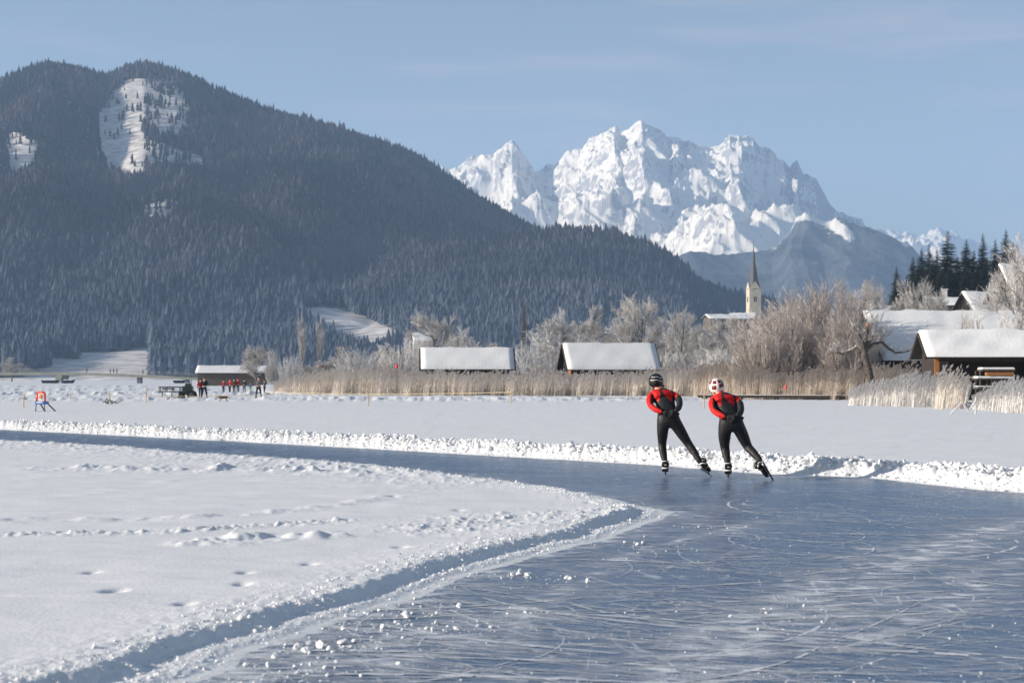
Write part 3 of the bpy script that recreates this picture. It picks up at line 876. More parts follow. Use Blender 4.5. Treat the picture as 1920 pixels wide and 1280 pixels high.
# boat rack in front of it
rk = empty('boat_rack', at(1865, HY, 97.0) + Vector((0, 0, -H)), 0)
for zt, x0, col in ((2.02, -.85, 0), (1.52, -1.12, 0), (1.0, -1.1, 0)):
    m = MB(); m.box(((x0 + 1.0) / 2, 0, zt), (1.0 - x0, 1.1, .09)); m.build('shelf', M_graywood, rk)
    m = MB(); m.box(((x0 + 1.0) / 2, 0, zt + .10), (1.0 - x0, 1.06, .10 if zt > 1.2 else .05), taper=.93); m.build('snow_cover', M_roofsnow, rk)
for xx in (-.95, -.3, .9):
    for yy in (-.45, .45):
        m = MB(); m.box((xx, yy, .74 + .25), (.08, .08, 1.98)); m.build('post', M_graywood, rk)
m = MB(); m.box((.18, -.30, 1.80), (1.5, .5, .18)); m.build('plank', M_orangewood, rk)
tag(rk, 'wooden rack with snow capped shelves standing in front of the near boathouse', 'boat rack')
# jetty and white gate-like poles
def jetty(name, p0, p1, wid, zt, label, snow=.06, sill=True):
    p0, p1 = Vector(p0), Vector(p1)
    d = (p1 - p0); L = d.length; a = math.atan2(d.y, d.x)
    root = empty(name, (p0.x + d.x / 2, p0.y + d.y / 2, 0), a)
    m = MB(); m.box((0, 0, zt - .09), (L, wid, .18)); m.build('deck', M_darkwood, root)
    m = MB(); m.box((0, .04, zt + snow / 2), (L, wid - .1, snow), taper=.99); m.build('snow_cover', M_roofsnow, root)
    nn = int(L / 2.4) + 1
    for i in range(nn):
        x_ = -L / 2 + .3 + (L - .6) * i / max(1, nn - 1)
        for s_ in (-1, 1):
            m = MB(); m.tube([(x_, s_ * (wid / 2 - .15), -.1), (x_, s_ * (wid / 2 - .15), zt - .18)], .07, 6); m.build('pile', M_darkwood, root)
    tag(root, label, 'jetty')
    return root
g0, g1 = gp(1275, 747), gp(1570, 748)
jetty('jetty', (g0.x, g0.y - 14, 0), (g1.x - 1.5, g1.y - 14, 0), 1.4, .42, 'long dark wooden jetty beam low over the ice, behind the two skaters', snow=.02)
g0, g1 = gp(1725, 757), gp(1832, 757)
jetty('jetty', (g0.x + .5, 96, 0), (24.6, 96, 0), 1.3, .72, 'short snow covered landing stage in front of the near boathouse')

h, *_ = gable_house('barn', 1617, 135, 2, 22, 13, 2.9, 6.75, .6, (M_darkwood, M_darkwood, M_darkwood), snow=.2)
tag(h, 'large dark barn with broad snowy roof behind the pollarded tree', 'barn')
M_plaster = mat('plaster', (.62, .55, .42), .85, col2=(.52, .45, .34), scale=.7)
M_wplaster = mat('white_plaster', (.75, .73, .70), .85, col2=(.66, .64, .62), scale=.7)
M_brownplaster = mat('brown_plaster', (.14, .10, .08), .85, col2=(.10, .075, .06), scale=.7)
def village_house(px, py_ridge, py_eave, py_base, d, L, W, ang, mats, label, chim=False, wins=0):
    rz2 = H + (HY - py_ridge) / FPX * d; ez2 = H + (HY - py_eave) / FPX * d; bz = H + (HY - py_base) / FPX * d
    h, lx, wy, hw, hl, ez, rz_ = gable_house('house', px, d, ang, L, W, ez2, rz2, bz - 2, mats, snow=.25, over=.5)
    if chim:
        m = MB(); m.box((-L * .18, .4, rz_ + .4), (.7, .7, 1.9)); m.box((-L * .18, .4, rz_ + 1.45), (.95, .95, .15)); m.build('chimney', M_wplaster, h)
    for i in range(wins):
        m = MB(); x_ = -hl + (i + .7) * 2 * hl / (wins + .4); m.box((x_, -hw - .03, ez * .62), (.9, .1, 1.2)); wo = m.build('window', M_darkwood, h)
    tag(h, label, 'house', 'village houses on the hillside')
    return h
village_house(1803, 549, 585, 600, 240, 15, 9, 6, (M_darkwood, M_darkwood, M_darkwood), 'dark brown house with bright snowy roof, just above the large barn roof', wins=3)
village_house(1742, 560, 574, 592, 262, 7.5, 7, -6, (M_brownplaster, M_darkwood, M_brownplaster), 'low brown house with a white chimney, left of the bright snowy roof', chim=True, wins=2)
village_house(1872, 497, 565, 590, 215, 12, 11, 4, (M_darkwood, M_darkwood, M_darkwood), 'tall house with steep snowy roof behind the frosted tree at the right edge', wins=3)
village_house(1322, 590, 598, 606, 520, 13, 9, 10, (M_graywood, M_darkwood, M_graywood), 'distant grey house with long snowy roof, left of the church tower', wins=4)
village_house(1368, 588, 597, 606, 560, 9, 8, -12, (M_graywood, M_darkwood, M_graywood), 'distant small grey house tucked against the foot of the church tower', wins=2)
village_house(772, 625, 640, 664, 470, 6, 6, 10, (M_wplaster, M_darkwood, M_wplaster), 'tiny white house glimpsed among frosted bushes left of the tall bare tree', wins=1)

# church
def church():
    d = 800.; c = at(1413, HY, d)
    zb = H + (HY - 610) / FPX * d; ze = H + (HY - 543) / FPX * d; zg = H + (HY - 528) / FPX * d; zt = H + (HY - 455) / FPX * d
    root = empty('church_tower', (c.x, d, zb - 6), R(8))
    hh = ze - zb + 6; wv = 5.6
    m = MB(); m.box((0, 0, hh / 2), (wv, wv, hh)); tw = m.build('wall', M_plaster, root)
    gz = zg - zb + 6
    for k in range(4):
        m = MB(); a = k * math.pi / 2
        V_ = []
        for off in (wv / 2 + .03, wv / 2 - .3):
            for q in ((-wv / 2, hh), (wv / 2, hh), (0, gz)):
                v = Vector((q[0], -off, q[1])); v.rotate(Matrix.Rotation(a, 3, 'Z')); V_.append(v)
        m.add(V_, [(0, 1, 2), (5, 4, 3), (0, 3, 4, 1), (1, 4, 5, 2), (2, 5, 3, 0)]); m.build('gable', M_plaster, root)
        # sound opening: two narrow lights
        for s_ in (-.42, .42):
            m = MB(); v = Vector((s_, -wv / 2 - .03, hh - 4.6)); v.rotate(Matrix.Rotation(a, 3, 'Z'))
            m.box(v, (.5, .12, 2.4), rz=a); m.build('window', M_black, root)
    th_ = zt - zb + 6
    M_slate = mat('slate', (.10, .10, .115), .6, col2=(.07, .07, .08), scale=3)
    m = MB(); V_ = []; n8 = 8
    prof = [(wv * .56, hh + .05), (wv * .40, hh + (gz - hh) * 1.0), (wv * .30, gz + 4), (wv * .12, gz + (th_ - gz) * .55), (.04, th_)]
    for rr, zz_ in prof:
        for k in range(n8):
            a = (k + .5) * 2 * math.pi / n8
            V_.append((rr * math.cos(a), rr * math.sin(a), zz_))
    F_ = []
    for i in range(len(prof) - 1):
        for k in range(n8): F_.append((i * n8 + k, i * n8 + (k + 1) % n8, (i + 1) * n8 + (k + 1) % n8, (i + 1) * n8 + k))
    m.add(V_, F_); m.build('spire', M_slate, root)
    m = MB(); m.tube([(0, 0, th_ - .1), (0, 0, th_ + 1.2)], .07, 5); m.box((0, 0, th_ + .8), (.6, .1, .1)); m.build('cross', M_darkwood, root)
    tag(root, 'cream church tower with steep pointed gables and a slender dark grey spire', 'church')
church()

# bridge across the far ice
def bridge():
    d = 490.
    M_conc = mat('bridge_concrete', (.42, .42, .34), .85, col2=(.33, .33, .27), scale=.5)
    M_pier = mat('pier_concrete', (.22, .24, .27), .85, col2=(.17, .18, .20), scale=.5)
    P_ = [at(px_, py_, d) for px_, py_ in [(-260, 692), (0, 698.5), (60, 698), (125, 698), (200, 699.5), (235, 701.5), (300, 703.5), (340, 706), (375, 708)]]
    root = empty('footbridge', (P_[3].x, d, 0), 0)
    loc = [p - Vector((P_[3].x, d, 0)) for p in P_]
    m = MB()
    for a, b in zip(loc[:-1], loc[1:]):
        Vv = []
        for q in (a, b):
            Vv += [(q.x, -1.6, q.z), (q.x, 1.6, q.z), (q.x, 1.6, q.z - .75), (q.x, -1.6, q.z - .75)]
        m.add(Vv, [(0, 4, 5, 1), (1, 5, 6, 2), (2, 6, 7, 3), (3, 7, 4, 0)])
    m.build('deck', M_conc, root)
    for s_ in (-1, 1):
        m = MB()
        m.tube([(q.x, s_ * 1.5, q.z + 1.0) for q in loc], .035, 5)
        m.tube([(q.x, s_ * 1.5, q.z + .5) for q in loc], .02, 5)
        x_ = loc[0].x
        while x_ < loc[-1].x:
            for a, b in zip(loc[:-1], loc[1:]):
                if a.x <= x_ <= b.x:
                    zz_ = a.z + (b.z - a.z) * (x_ - a.x) / (b.x - a.x)
                    m.tube([(x_, s_ * 1.5, zz_), (x_, s_ * 1.5, zz_ + 1.0)], .025, 4)
            x_ += 2.0
        m.build('railing', M_conc, root)
    for px_, wd_, top in ((-150, 1.2, 695), (122, 1.6, 700), (262, 1.15, 703.5), (352, .9, 706.5)):
        q = at(px_, top, d) - Vector((P_[3].x, d, 0))
        m = MB(); m.box((q.x, 0, (q.z - .4) / 2), (wd_, 2.4, q.z - .4)); m.build('pier', M_pier, root)
    q = at(108, 701, d) - Vector((P_[3].x, d, 0))
    m = MB()
    m.add([(q.x - 1.0, -1.7, 0), (q.x + .9, -1.7, 0), (q.x + 1.9, -1.7, 2.6), (q.x + .4, -1.7, 2.6), (q.x - 1.0, -1.3, 0), (q.x + .9, -1.3, 0), (q.x + 1.9, -1.3, 2.6), (q.x + .4, -1.3, 2.6)],
          [(0, 1, 2, 3), (7, 6, 5, 4), (0, 4, 5, 1), (1, 5, 6, 2), (2, 6, 7, 3), (3, 7, 4, 0)])
    m.build('buttress', M_conc, root)
    tag(root, 'long low pale footbridge on piers crossing the far ice at the left', 'bridge')
bridge()

# ------------------------------------------------------------------ bare and frosted trees
class Grower:
    def __init__(s, seed): s.r = random.Random(seed); s.tr = []; s.tw = []
    def line(s, p, d, L, r0, r1, n, bend, up, store):
        pts = [p.copy()]; d = d.normalized()
        for i in range(n):
            d = (d + Vector((s.r.gauss(0, bend), s.r.gauss(0, bend), s.r.gauss(0, bend) + up))).normalized()
            q = pts[-1] + d * (L / n)
            store.append((pts[-1], q, r0 + (r1 - r0) * i / n, r0 + (r1 - r0) * (i + 1) / n))
            pts.append(q)
        return pts, d
    def dirs(s, d, spread):
        a = Vector((s.r.gauss(0, 1), s.r.gauss(0, 1), s.r.gauss(0, 1))); a = (a - a.dot(d) * d)
        if a.length < 1e-3: a = Vector((1, 0, 0))
        a.normalize()
        return (d * math.cos(spread) + a * math.sin(spread)).normalized()
    def grow(s, p, d, L, r, lev, cfg):
        n, ch, spread, up, frac = cfg[lev]
        store = s.tr if lev <= 1 else s.tw
        pts, dd = s.line(p, d, L, r, r * .45, n, .10 if lev < 2 else .16, up, store)
        if lev + 1 >= len(cfg): return
        for k in range(ch):
            t = frac + (1 - frac) * (k + s.r.random()) / ch
            x = t * n; i = min(int(x), n - 1)
            q = pts[i].lerp(pts[i + 1], x - i)
            loc = (pts[i + 1] - pts[i]).normalized()
            s.grow(q, s.dirs(loc, spread * s.r.uniform(.6, 1.25)), L * cfg[lev][4] * 0 + L * s.r.uniform(.42, .68) * (1.15 - .45 * t), max(r * .42, .012), lev + 1, cfg)
def fit(segl, W, Ht):
    P = np.array([q for s_ in segl for q in (s_[0][:], s_[1][:])])
    return P
def make_tree(name, seed, cfg, h, trunk_r, twigmat, trunkmat=None, rmin=.014, lean=0.0):
    g = Grower(seed)
    g.grow(Vector((0, 0, 0)), Vector((lean, 0, 1)), h, trunk_r, 0, cfg)
    root = empty(name)
    def bld(nm, st, m, k=1.0):
        if not st: return
        P0 = np.array([q[0][:] for q in st]); P1 = np.array([q[1][:] for q in st])
        R0 = np.maximum([q[2] for q in st], rmin) * k; R1 = np.maximum([q[3] for q in st], rmin * .7) * k
        V, F = segs(P0, P1, R0, R1)
        return link(nm, mesh_np(nm, V, F, [m]), root)
    bld('trunk', g.tr, trunkmat or M_bark); bld('crown', g.tw, twigmat)
    P = np.array([q[1][:] for q in g.tw])
    root['_w'] = float(np.percentile(P[:, 0], 98) - np.percentile(P[:, 0], 2)); root['_h'] = float(P[:, 2].max())
    return root
# cfg per level: segments, children, spread, upward pull, first child at
CFG_ROUND = [(5, 13, .75, .02, .14), (5, 9, .65, .05, .15), (4, 8, .65, .05, .15), (3, 7, .6, .03, .1), (2, 0, .5, .02, 0)]
CFG_OPEN = [(6, 10, .85, .01, .30), (5, 8, .7, .06, .25), (4, 7, .6, .05, .2), (3, 6, .6, .05, .15), (2, 0, .5, .02, 0)]
CFG_POPLAR = [(8, 26, .30, .0, .12), (4, 6, .30, .22, .2), (3, 6, .30, .15, .2), (2, 0, .4, .1, 0)]
protos = {
    'round1': make_tree('frosted_tree', 1, CFG_ROUND, 7.0, .20, M_frost, rmin=.017),
    'round2': make_tree('frosted_tree', 2, CFG_ROUND, 7.0, .20, M_frost, rmin=.017),
    'white': make_tree('frosted_tree', 3, CFG_ROUND, 6.0, .15, M_frostw, M_frost, rmin=.018),
    'open': make_tree('bare_tree', 4, CFG_OPEN, 8.0, .22, M_frost, rmin=.014),
    'poplar2': make_tree('poplar', 15, CFG_POPLAR, 12.0, .18, M_frost, rmin=.020),
    'poplar': make_tree('poplar', 5, CFG_POPLAR, 12.0, .18, mat('poplar_twig', (.15, .13, .125), .9, col2=(.10, .085, .08), scale=.5), rmin=.018),
}
def make_bush(name, seed, stems, wide, h, m, rmin=.013, up=.05, sub=(9, 7)):
    """a dome of fine upright wands: many stems rise from a patch of ground, the outer ones lean out"""
    rr = random.Random(seed); tw = []
    g = Grower(seed)
    for k in range(stems):
        a = rr.uniform(0, 6.28); q = rr.random() ** .55
        top = h * max(.20, math.sqrt(max(0, 1 - (q * .97) ** 2.2))) * rr.uniform(.86, 1.0)
        bx, by = math.cos(a) * q * wide * .62, math.sin(a) * q * wide * .62
        tilt = q * .75 + rr.gauss(0, .10)
        d = Vector((math.cos(a) * math.sin(tilt), math.sin(a) * math.sin(tilt), math.cos(tilt)))
        L = top
        pts, dd = g.line(Vector((bx, by, -.05)), d, L, .028, .012, 6, .07, .05, tw)
        for j in range(sub[0]):
            t = rr.uniform(.05, .98) * 6; i = min(int(t), 5); p = pts[i].lerp(pts[i + 1], t - i)
            d2 = g.dirs((pts[i + 1] - pts[i]).normalized(), rr.uniform(.15, .7))
            pt2, _ = g.line(p, d2, h * rr.uniform(.10, .24), .014, .008, 3, .10, up + .04, tw)
            for jj in range(sub[1]):
                t2 = rr.uniform(0, 2.99); i2 = int(t2); p2 = pt2[i2].lerp(pt2[i2 + 1], t2 - i2)
                g.line(p2, g.dirs((pt2[i2 + 1] - pt2[i2]).normalized(), rr.uniform(.2, .8)), h * rr.uniform(.04, .10), .010, .006, 2, .10, up, tw)
    root = empty(name)
    P0 = np.array([q[0][:] for q in tw]); P1 = np.array([q[1][:] for q in tw])
    V, F = segs(P0, P1, np.maximum([q[2] for q in tw], rmin), np.maximum([q[3] for q in tw], rmin * .7))
    link('branches', mesh_np('branches', V, F, [m]), root)
    root['_w'] = float(np.percentile(P1[:, 0], 99) - np.percentile(P1[:, 0], 1)); root['_h'] = float(np.percentile(P1[:, 2], 99.5))
    return root
protos['willow'] = make_bush('willow_bush', 21, 330, 3.6, 6.0, M_willow, rmin=.013, sub=(9, 6))
protos['bush'] = make_bush('frosted_bush', 22, 90, 2.6, 4.0, M_frostw, rmin=.018, sub=(8, 6))
protos['bush2'] = make_bush('frosted_bush', 23, 90, 2.6, 4.0, M_frost, rmin=.018, sub=(8, 6))
used_p = set()
def place(key, px, top, wpx, d, label, cat, group=None, base=None, rz=None):
    pr = protos[key]
    x = (px - CX) / FPX * d
    z = base if base is not None else float(shore_z(np.array([x]), np.array([d]))[0]) if px > 1190 and d > 150 else .25
    h = (HY - top) / FPX * d + H - z; w_ = wpx / FPX * d
    o = pr if key not in used_p else copy_tree(pr)
    used_p.add(key)
    o.location = (x, d, z)
    sz = h / pr['_h']; sx = w_ / pr['_w']
    o.scale = (sx, sx, sz)
    o.rotation_euler = (0, 0, rz if rz is not None else random.uniform(0, 6.28))
    tag(o, label, cat, group)
    return o
gt = 'hoarfrosted trees along the shore'
TREES = [
    ('white', 1040, 572, 92, 192, 'broad white frosted tree rising behind the gable of the orange doored boathouse', 'tree'),
    ('round1', 1083, 592, 66, 205, 'low grey frosted tree above the middle left of the orange doored boathouse roof', 'tree'),
    ('round2', 1120, 568, 64, 208, 'frosted tree with a pale pointed top above the middle of the orange doored boathouse', 'tree'),
    ('round1', 1163, 584, 62, 215, 'grey frosted tree between the pale pointed tree and the tallest frosted tree', 'tree'),
    ('open', 1204, 541, 92, 190, 'tallest frosted tree with dark limbs behind the right end of the orange doored boathouse', 'tree'),
    ('round2', 1242, 590, 60, 214, 'faint frosted tree just right of the tallest one', 'tree'),
    ('open', 1276, 568, 58, 186, 'slim frosted tree with a straight dark trunk, standing alone above the skaters', 'tree'),
    ('round1', 1308, 602, 62, 205, 'low frosted tree right of the slim dark trunked tree', 'tree'),
    ('open', 1330, 622, 38, 176, 'small dark tree among the frosted trees below the distant snowy roofs', 'tree'),
    ('round2', 1356, 598, 70, 190, 'frosted tree just left below the church tower', 'tree'),
    ('open', 1386, 580, 48, 205, 'thin dark bare tree immediately left of the church tower', 'tree'),
    ('round1', 1425, 612, 50, 230, 'grey frosted tree at the foot of the church tower on its right', 'tree'),
    ('bush', 990, 642, 74, 172, 'round white frosted bush between the two shore boathouses, nearest the left one', 'bush'),
    ('bush2', 1022, 655, 50, 166, 'smaller grey frosted bush touching the gable with the orange door', 'bush'),
    ('open', 822, 578, 88, 212, 'open bare tree with dark limbs rising above the left boathouse roof', 'tree'),
    ('white', 884, 606, 58, 262, 'pale hazy frosted tree above the middle of the left boathouse roof', 'tree'),
    ('round2', 925, 640, 56, 240, 'faint low frosted tree above the right end of the left boathouse roof', 'tree'),
    ('poplar', 978, 547, 18, 300, 'tall dark narrow poplar standing alone against the hill between the boathouses', 'poplar'),
    ('poplar2', 566, 586, 22, 335, 'left one of the two hazy poplars in front of the bright hillside meadow', 'poplar'),
    ('poplar2', 598, 590, 20, 335, 'right one of the two hazy poplars in front of the bright hillside meadow', 'poplar'),
    ('round1', 481, 643, 46, 325, 'hazy frosted tree behind the right end of the small far boathouse', 'tree'),
    ('bush2', 512, 657, 28, 320, 'narrow hazy frosted bush right of the small far boathouse', 'bush'),
    ('bush', 545, 668, 44, 300, 'low hazy frosted bush left of the foot of the two poplars', 'bush'),
    ('round2', 632, 648, 70, 250, 'hazy frosted tree just right of the two poplars', 'tree'),
    ('bush', 665, 655, 76, 225, 'wide frosted bush behind the tan reeds, left of the red marker', 'bush'),
    ('white', 702, 640, 66, 240, 'frosted tree in front of the right end of the bright meadow', 'tree'),
    ('bush2', 742, 652, 64, 205, 'grey frosted bush left of the black gable of the left boathouse', 'bush'),
    ('bush', 775, 632, 60, 215, 'pale frosted bush directly behind the black gable of the left boathouse', 'bush'),
    ('round1', 598, 672, 60, 230, 'low frosted thicket tree below the two poplars', 'tree'),
    ('round2', 1572, 520, 56, 262, 'left one of the brown bare trees above the great willow bush', 'tree'),
    ('round1', 1618, 512, 54, 258, 'tall brown bare tree above the right slope of the great willow bush', 'tree'),
    ('open', 1652, 522, 50, 250, 'bare tree just left of the smallest dark spruce', 'tree'),
    ('round2', 1690, 522, 56, 245, 'bare frosted tree below the left end of the spruce grove', 'tree'),
    ('open', 1722, 512, 50, 240, 'tall thin bare tree in front of the left spruces', 'tree'),
    ('round1', 1750, 535, 50, 238, 'bare frosted tree left of the white chimney', 'tree'),
    ('white', 1850, 505, 70, 205, 'white frosted tree between the bright snowy roof and the tall house', 'tree'),
    ('open', 1908, 418, 165, 122, 'large frosted tree with long dark boughs at the right edge of the photo', 'tree'),
    ('bush2', 1820, 590, 56, 118, 'thin frosted shrub in front of the large barn roof', 'bush'),
    ('bush', 1900, 585, 90, 116, 'frosted shrub rising over the ridge of the near boathouse', 'bush'),
    ('round1', 1262, 612, 60, 285, 'hazy frosted tree in the second row, left of the distant snowy roofed houses', 'tree'),
    ('white', 1296, 606, 56, 290, 'pale hazy frosted tree under the left end of the distant snowy roofs', 'tree'),
    ('bush2', 1228, 655, 60, 168, 'frosted bush at the right end of the orange doored boathouse roof', 'bush'),
    ('bush', 1262, 662, 58, 170, 'white frosted bush at the foot of the slim dark trunked tree', 'bush'),
    ('bush2', 1300, 658, 66, 168, 'grey frosted bush above the reeds, above and right of the left helmet', 'bush'),
    ('bush', 1345, 652, 70, 165, 'white frosted bush above the reeds, above the white helmet', 'bush'),
    ('round1', 1376, 628, 66, 175, 'frosted tree filling the space between the church and the low willow', 'tree'),
    ('bush2', 1398, 648, 60, 160, 'grey frosted bush at the left foot of the sloping willow', 'bush'),
    ('round2', 1338, 594, 60, 330, 'small hazy tree right below the distant snowy roofed houses', 'tree'),
    ('white', 1080, 640, 60, 178, 'low white frosted tree right behind the ridge of the orange doored boathouse', 'tree'),
    ('white', 1145, 610, 64, 230, 'pale tree behind the ridge middle of the orange doored boathouse', 'tree'),
    ('round1', 1455, 590, 56, 330, 'hazy tree right of the church tower, partly behind the willow', 'tree'),
    ('round2', 1500, 560, 60, 340, 'hazy brown tree peeking over the willow right of the church', 'tree'),
    ('round2', 22, 668, 44, 700, 'distant hazy tree beyond the left end of the footbridge', 'tree'),
]
for k, px_, top, w_, d_, lab, cat in TREES:
    place(k, px_, top, w_, d_, lab, cat, gt)
place('willow', 1530, 546, 215, 130, 'great brownish willow bush frosted grey, tallest one left of the pollarded tree', 'bush', 'willow bushes', base=.3)
place('willow', 1452, 588, 150, 124, 'lower willow bush forming the sloping left side of the great one', 'bush', 'willow bushes', base=.3)
place('willow', 1588, 590, 110, 122, 'willow bush right behind the pollarded tree', 'bush', 'willow bushes', base=.3)

# pollarded tree with crooked arms
def pollard():
    d = 108.
    o = at(1637, HY, d); o.z = .2
    root = empty('pollarded_tree', o)
    def L(pts): return [at(a, b, d) - o + Vector((0, c, 0)) for a, b, c in pts]
    m = MB(); m.tube(L([(1637, 742, 0), (1634, 715, 0), (1629, 690, .05), (1622, 668, .05), (1620, 655, 0)]), [.26, .22, .20, .23, .16], 10)
    m.build('trunk', M_bark, root, smooth=True)
    m2 = MB(); m2.tube(L([(1623, 700, .1), (1619, 722, .1), (1622, 742, .15)]), [.06, .08, .09], 7); m2.build('side_stem', M_graywood, root, smooth=True)
    arms = [([(1622, 664, 0), (1608, 650, .2), (1598, 657, .4), (1583, 663, .5), (1570, 660, .5), (1563, 657, .6)], [.13, .11, .09, .08, .06, .05]),
            ([(1572, 661, .5), (1573, 650, .5), (1576, 645, .5)], [.05, .04, .03]),
            ([(1624, 662, 0), (1616, 640, -.2), (1608, 626, -.3), (1598, 613, -.4)], [.14, .10, .08, .05]),
            ([(1622, 660, 0), (1625, 640, 0), (1626, 622, 0), (1626, 613, 0)], [.17, .14, .11, .10]),
            ([(1625, 656, 0), (1638, 644, .2), (1655, 641, .3), (1668, 652, .4), (1682, 661, .5), (1697, 660, .5), (1710, 657, .6)], [.13, .11, .10, .09, .08, .06, .04]),
            ([(1650, 642, .3), (1655, 632, .3), (1664, 622, .4)], [.06, .04, .02]),
            ([(1626, 650, 0), (1633, 636, -.3), (1636, 628, -.4)], [.1, .07, .04])]
    for pts, rr in arms:
        m = MB(); m.tube(L(pts), rr, 7); m.build('limb', M_bark, root, smooth=True)
        for a, b, c in pts[1:]:
            if random.random() < .5:
                m = MB(); q = at(a, b, d) - o + Vector((0, c, .07))
        sn = MB(); sn.tube([p + Vector((0, 0, r_ * .8)) for p, r_ in zip(L(pts), rr)], [r_ * .5 for r_ in rr], 5); sn.build('snow_cover', M_chunk, root, smooth=True)
    V, F = ico(2)
    k = at(1627, 610, d) - o
    me = mesh_np('cut_knob', V * np.array([.13, .13, .16]) + np.array(k[:]), F, [M_orangewood], smooth=True)
    link('cut_knob', me, root)
    g = Grower(77)
    for pts, rr in arms:
        tw = []
        for p in L(pts)[1:]:
            for _ in range(26):
                g.line(p - Vector((0, 0, .03)), g.dirs(Vector((0, 0, 1)), random.uniform(0, 1.3)), random.uniform(.15, .55), .014, .010, 3, .15, .05, tw)
        V, F = segs(np.array([q[0][:] for q in tw]), np.array([q[1][:] for q in tw]), [q[2] for q in tw], [q[3] for q in tw])
        link('twigs', mesh_np('twigs', V, F, [M_frost]), root)
    tag(root, 'pollarded old tree with crooked arms and an orange cut knob on top', 'tree')
pollard()

# ------------------------------------------------------------------ spruces on the rise
def make_spruce(seed):
    rr = random.Random(seed)
    root = empty('spruce')
    V = []; F = []
    nbt = 620
    for i in range(nbt):
        t = (i / nbt) ** 1.25
        z = .05 + .93 * t + rr.gauss(0, .006)
        a = i * 2.39996 + rr.uniform(-.3, .3)
        R_ = (.185 * (1 - t) ** .78 + .008) * (1 + .14 * math.sin(z * 34 + seed) + .12 * math.sin(a * 2 + seed))
        L = R_ * rr.uniform(.55, 1.12)
        ca, sa = math.cos(a), math.sin(a); px_, py_ = -sa, ca
        droop = (-.30 + .25 * t) * L
        for s_ in range(4):      # sprays along the bough
            u0, u1 = s_ / 4, min(1.1, (s_ + 1.6) / 4)
            wv = L * .26 * (1.2 - u0) * rr.uniform(.7, 1.2)
            z0 = z + droop * u0; z1 = z + droop * u1 + (.05 * L if s_ == 3 else 0)
            b = len(V)
            V += [(ca * L * u0, sa * L * u0, z0), (ca * L * u1 + px_ * wv, sa * L * u1 + py_ * wv, z1 - .5 * wv), (ca * L * u1, sa * L * u1, z1 + .01 * L), (ca * L * u1 - px_ * wv, sa * L * u1 - py_ * wv, z1 - .5 * wv)]
            F += [(b, b + 1, b + 2), (b, b + 2, b + 3)]
    link('crown', mesh_np('crown', V, F, [M_conifer]), root)
    m = MB(); m.tube([(0, 0, -.02), (0, 0, .5), (0, 0, .99)], [.012, .008, .002], 6); m.build('trunk', M_bark, root)
    return root
sp = [make_spruce(31), make_spruce(32), make_spruce(33)]
used_s = set()
SPR = [(1681, 497, 26, 380, 'smallest spruce standing apart at the left end of the grove'),
       (1712, 478, 30, 400, 'dark spruce at the left shoulder of the grove'), (1728, 462, 32, 410, 'second dark spruce from the left shoulder of the grove'),
       (1742, 455, 34, 415, 'dense dark spruce left of the tall pointed one'), (1757, 462, 32, 405, 'dark spruce tucked beside the tall pointed one on its left'),
       (1777, 430, 50, 400, 'tall pointed spruce with spreading boughs, left of the frost edged one'),
       (1812, 446, 52, 395, 'broad spruce with sunlit boughs before the pale distant peaks'), (1795, 478, 40, 390, 'lower dark spruce filling the gap between the two broad pointed spruces'),
       (1843, 434, 36, 395, 'slender pointed spruce right of the sunlit one'), (1866, 446, 36, 400, 'dark spruce between the slender pointed one and the tall right one'),
       (1886, 427, 44, 400, 'tall rounded spruce at the right end of the grove'), (1832, 492, 38, 375, 'low dark spruce beneath the slender pointed one'),
       (1722, 488, 34, 385, 'dark spruce in the second row at the left of the grove'), (1750, 480, 36, 383, 'dark spruce in the second row left of the tall pointed one'),
       (1783, 492, 40, 380, 'dark spruce in the second row under the tall pointed one on its right'), (1812, 500, 42, 378, 'dark spruce in the second row under the broad sunlit one'),
       (1848, 480, 40, 382, 'dark spruce in the second row under the slender pointed one on its right'), (1875, 474, 42, 385, 'dark spruce in the second row beneath the tall rounded one'),
       (1900, 452, 44, 395, 'dark spruce at the far right end of the grove behind the frosted tree'), (1826, 466, 32, 402, 'spruce rising between the broad sunlit one and the slender one'),
       (1765, 500, 36, 370, 'low dark spruce beneath the tall pointed one'), (1735, 505, 34, 372, 'low dark spruce behind the thin bare tree'),
       (1700, 515, 30, 372, 'low spruce near the left foot of the grove'), (1858, 505, 38, 370, 'low dark spruce behind the white frosted tree')]
for i, (px_, top, w_, d_, lab) in enumerate(SPR):
    j = i % 3
    o = sp[j] if j not in used_s else copy_tree(sp[j]); used_s.add(j)
    x = (px_ - CX) / FPX * d_
    z = float(shore_z(np.array([x]), np.array([d_]))[0]) - .2
    h = (HY - top) / FPX * d_ + H - z; w2 = w_ / FPX * d_
    o.location = (x, d_, z); o.scale = (w2 / .29, w2 / .29, h); o.rotation_euler = (0, 0, random.uniform(0, 6.28))
    tag(o, lab, 'spruce', 'spruces in the grove above the village')

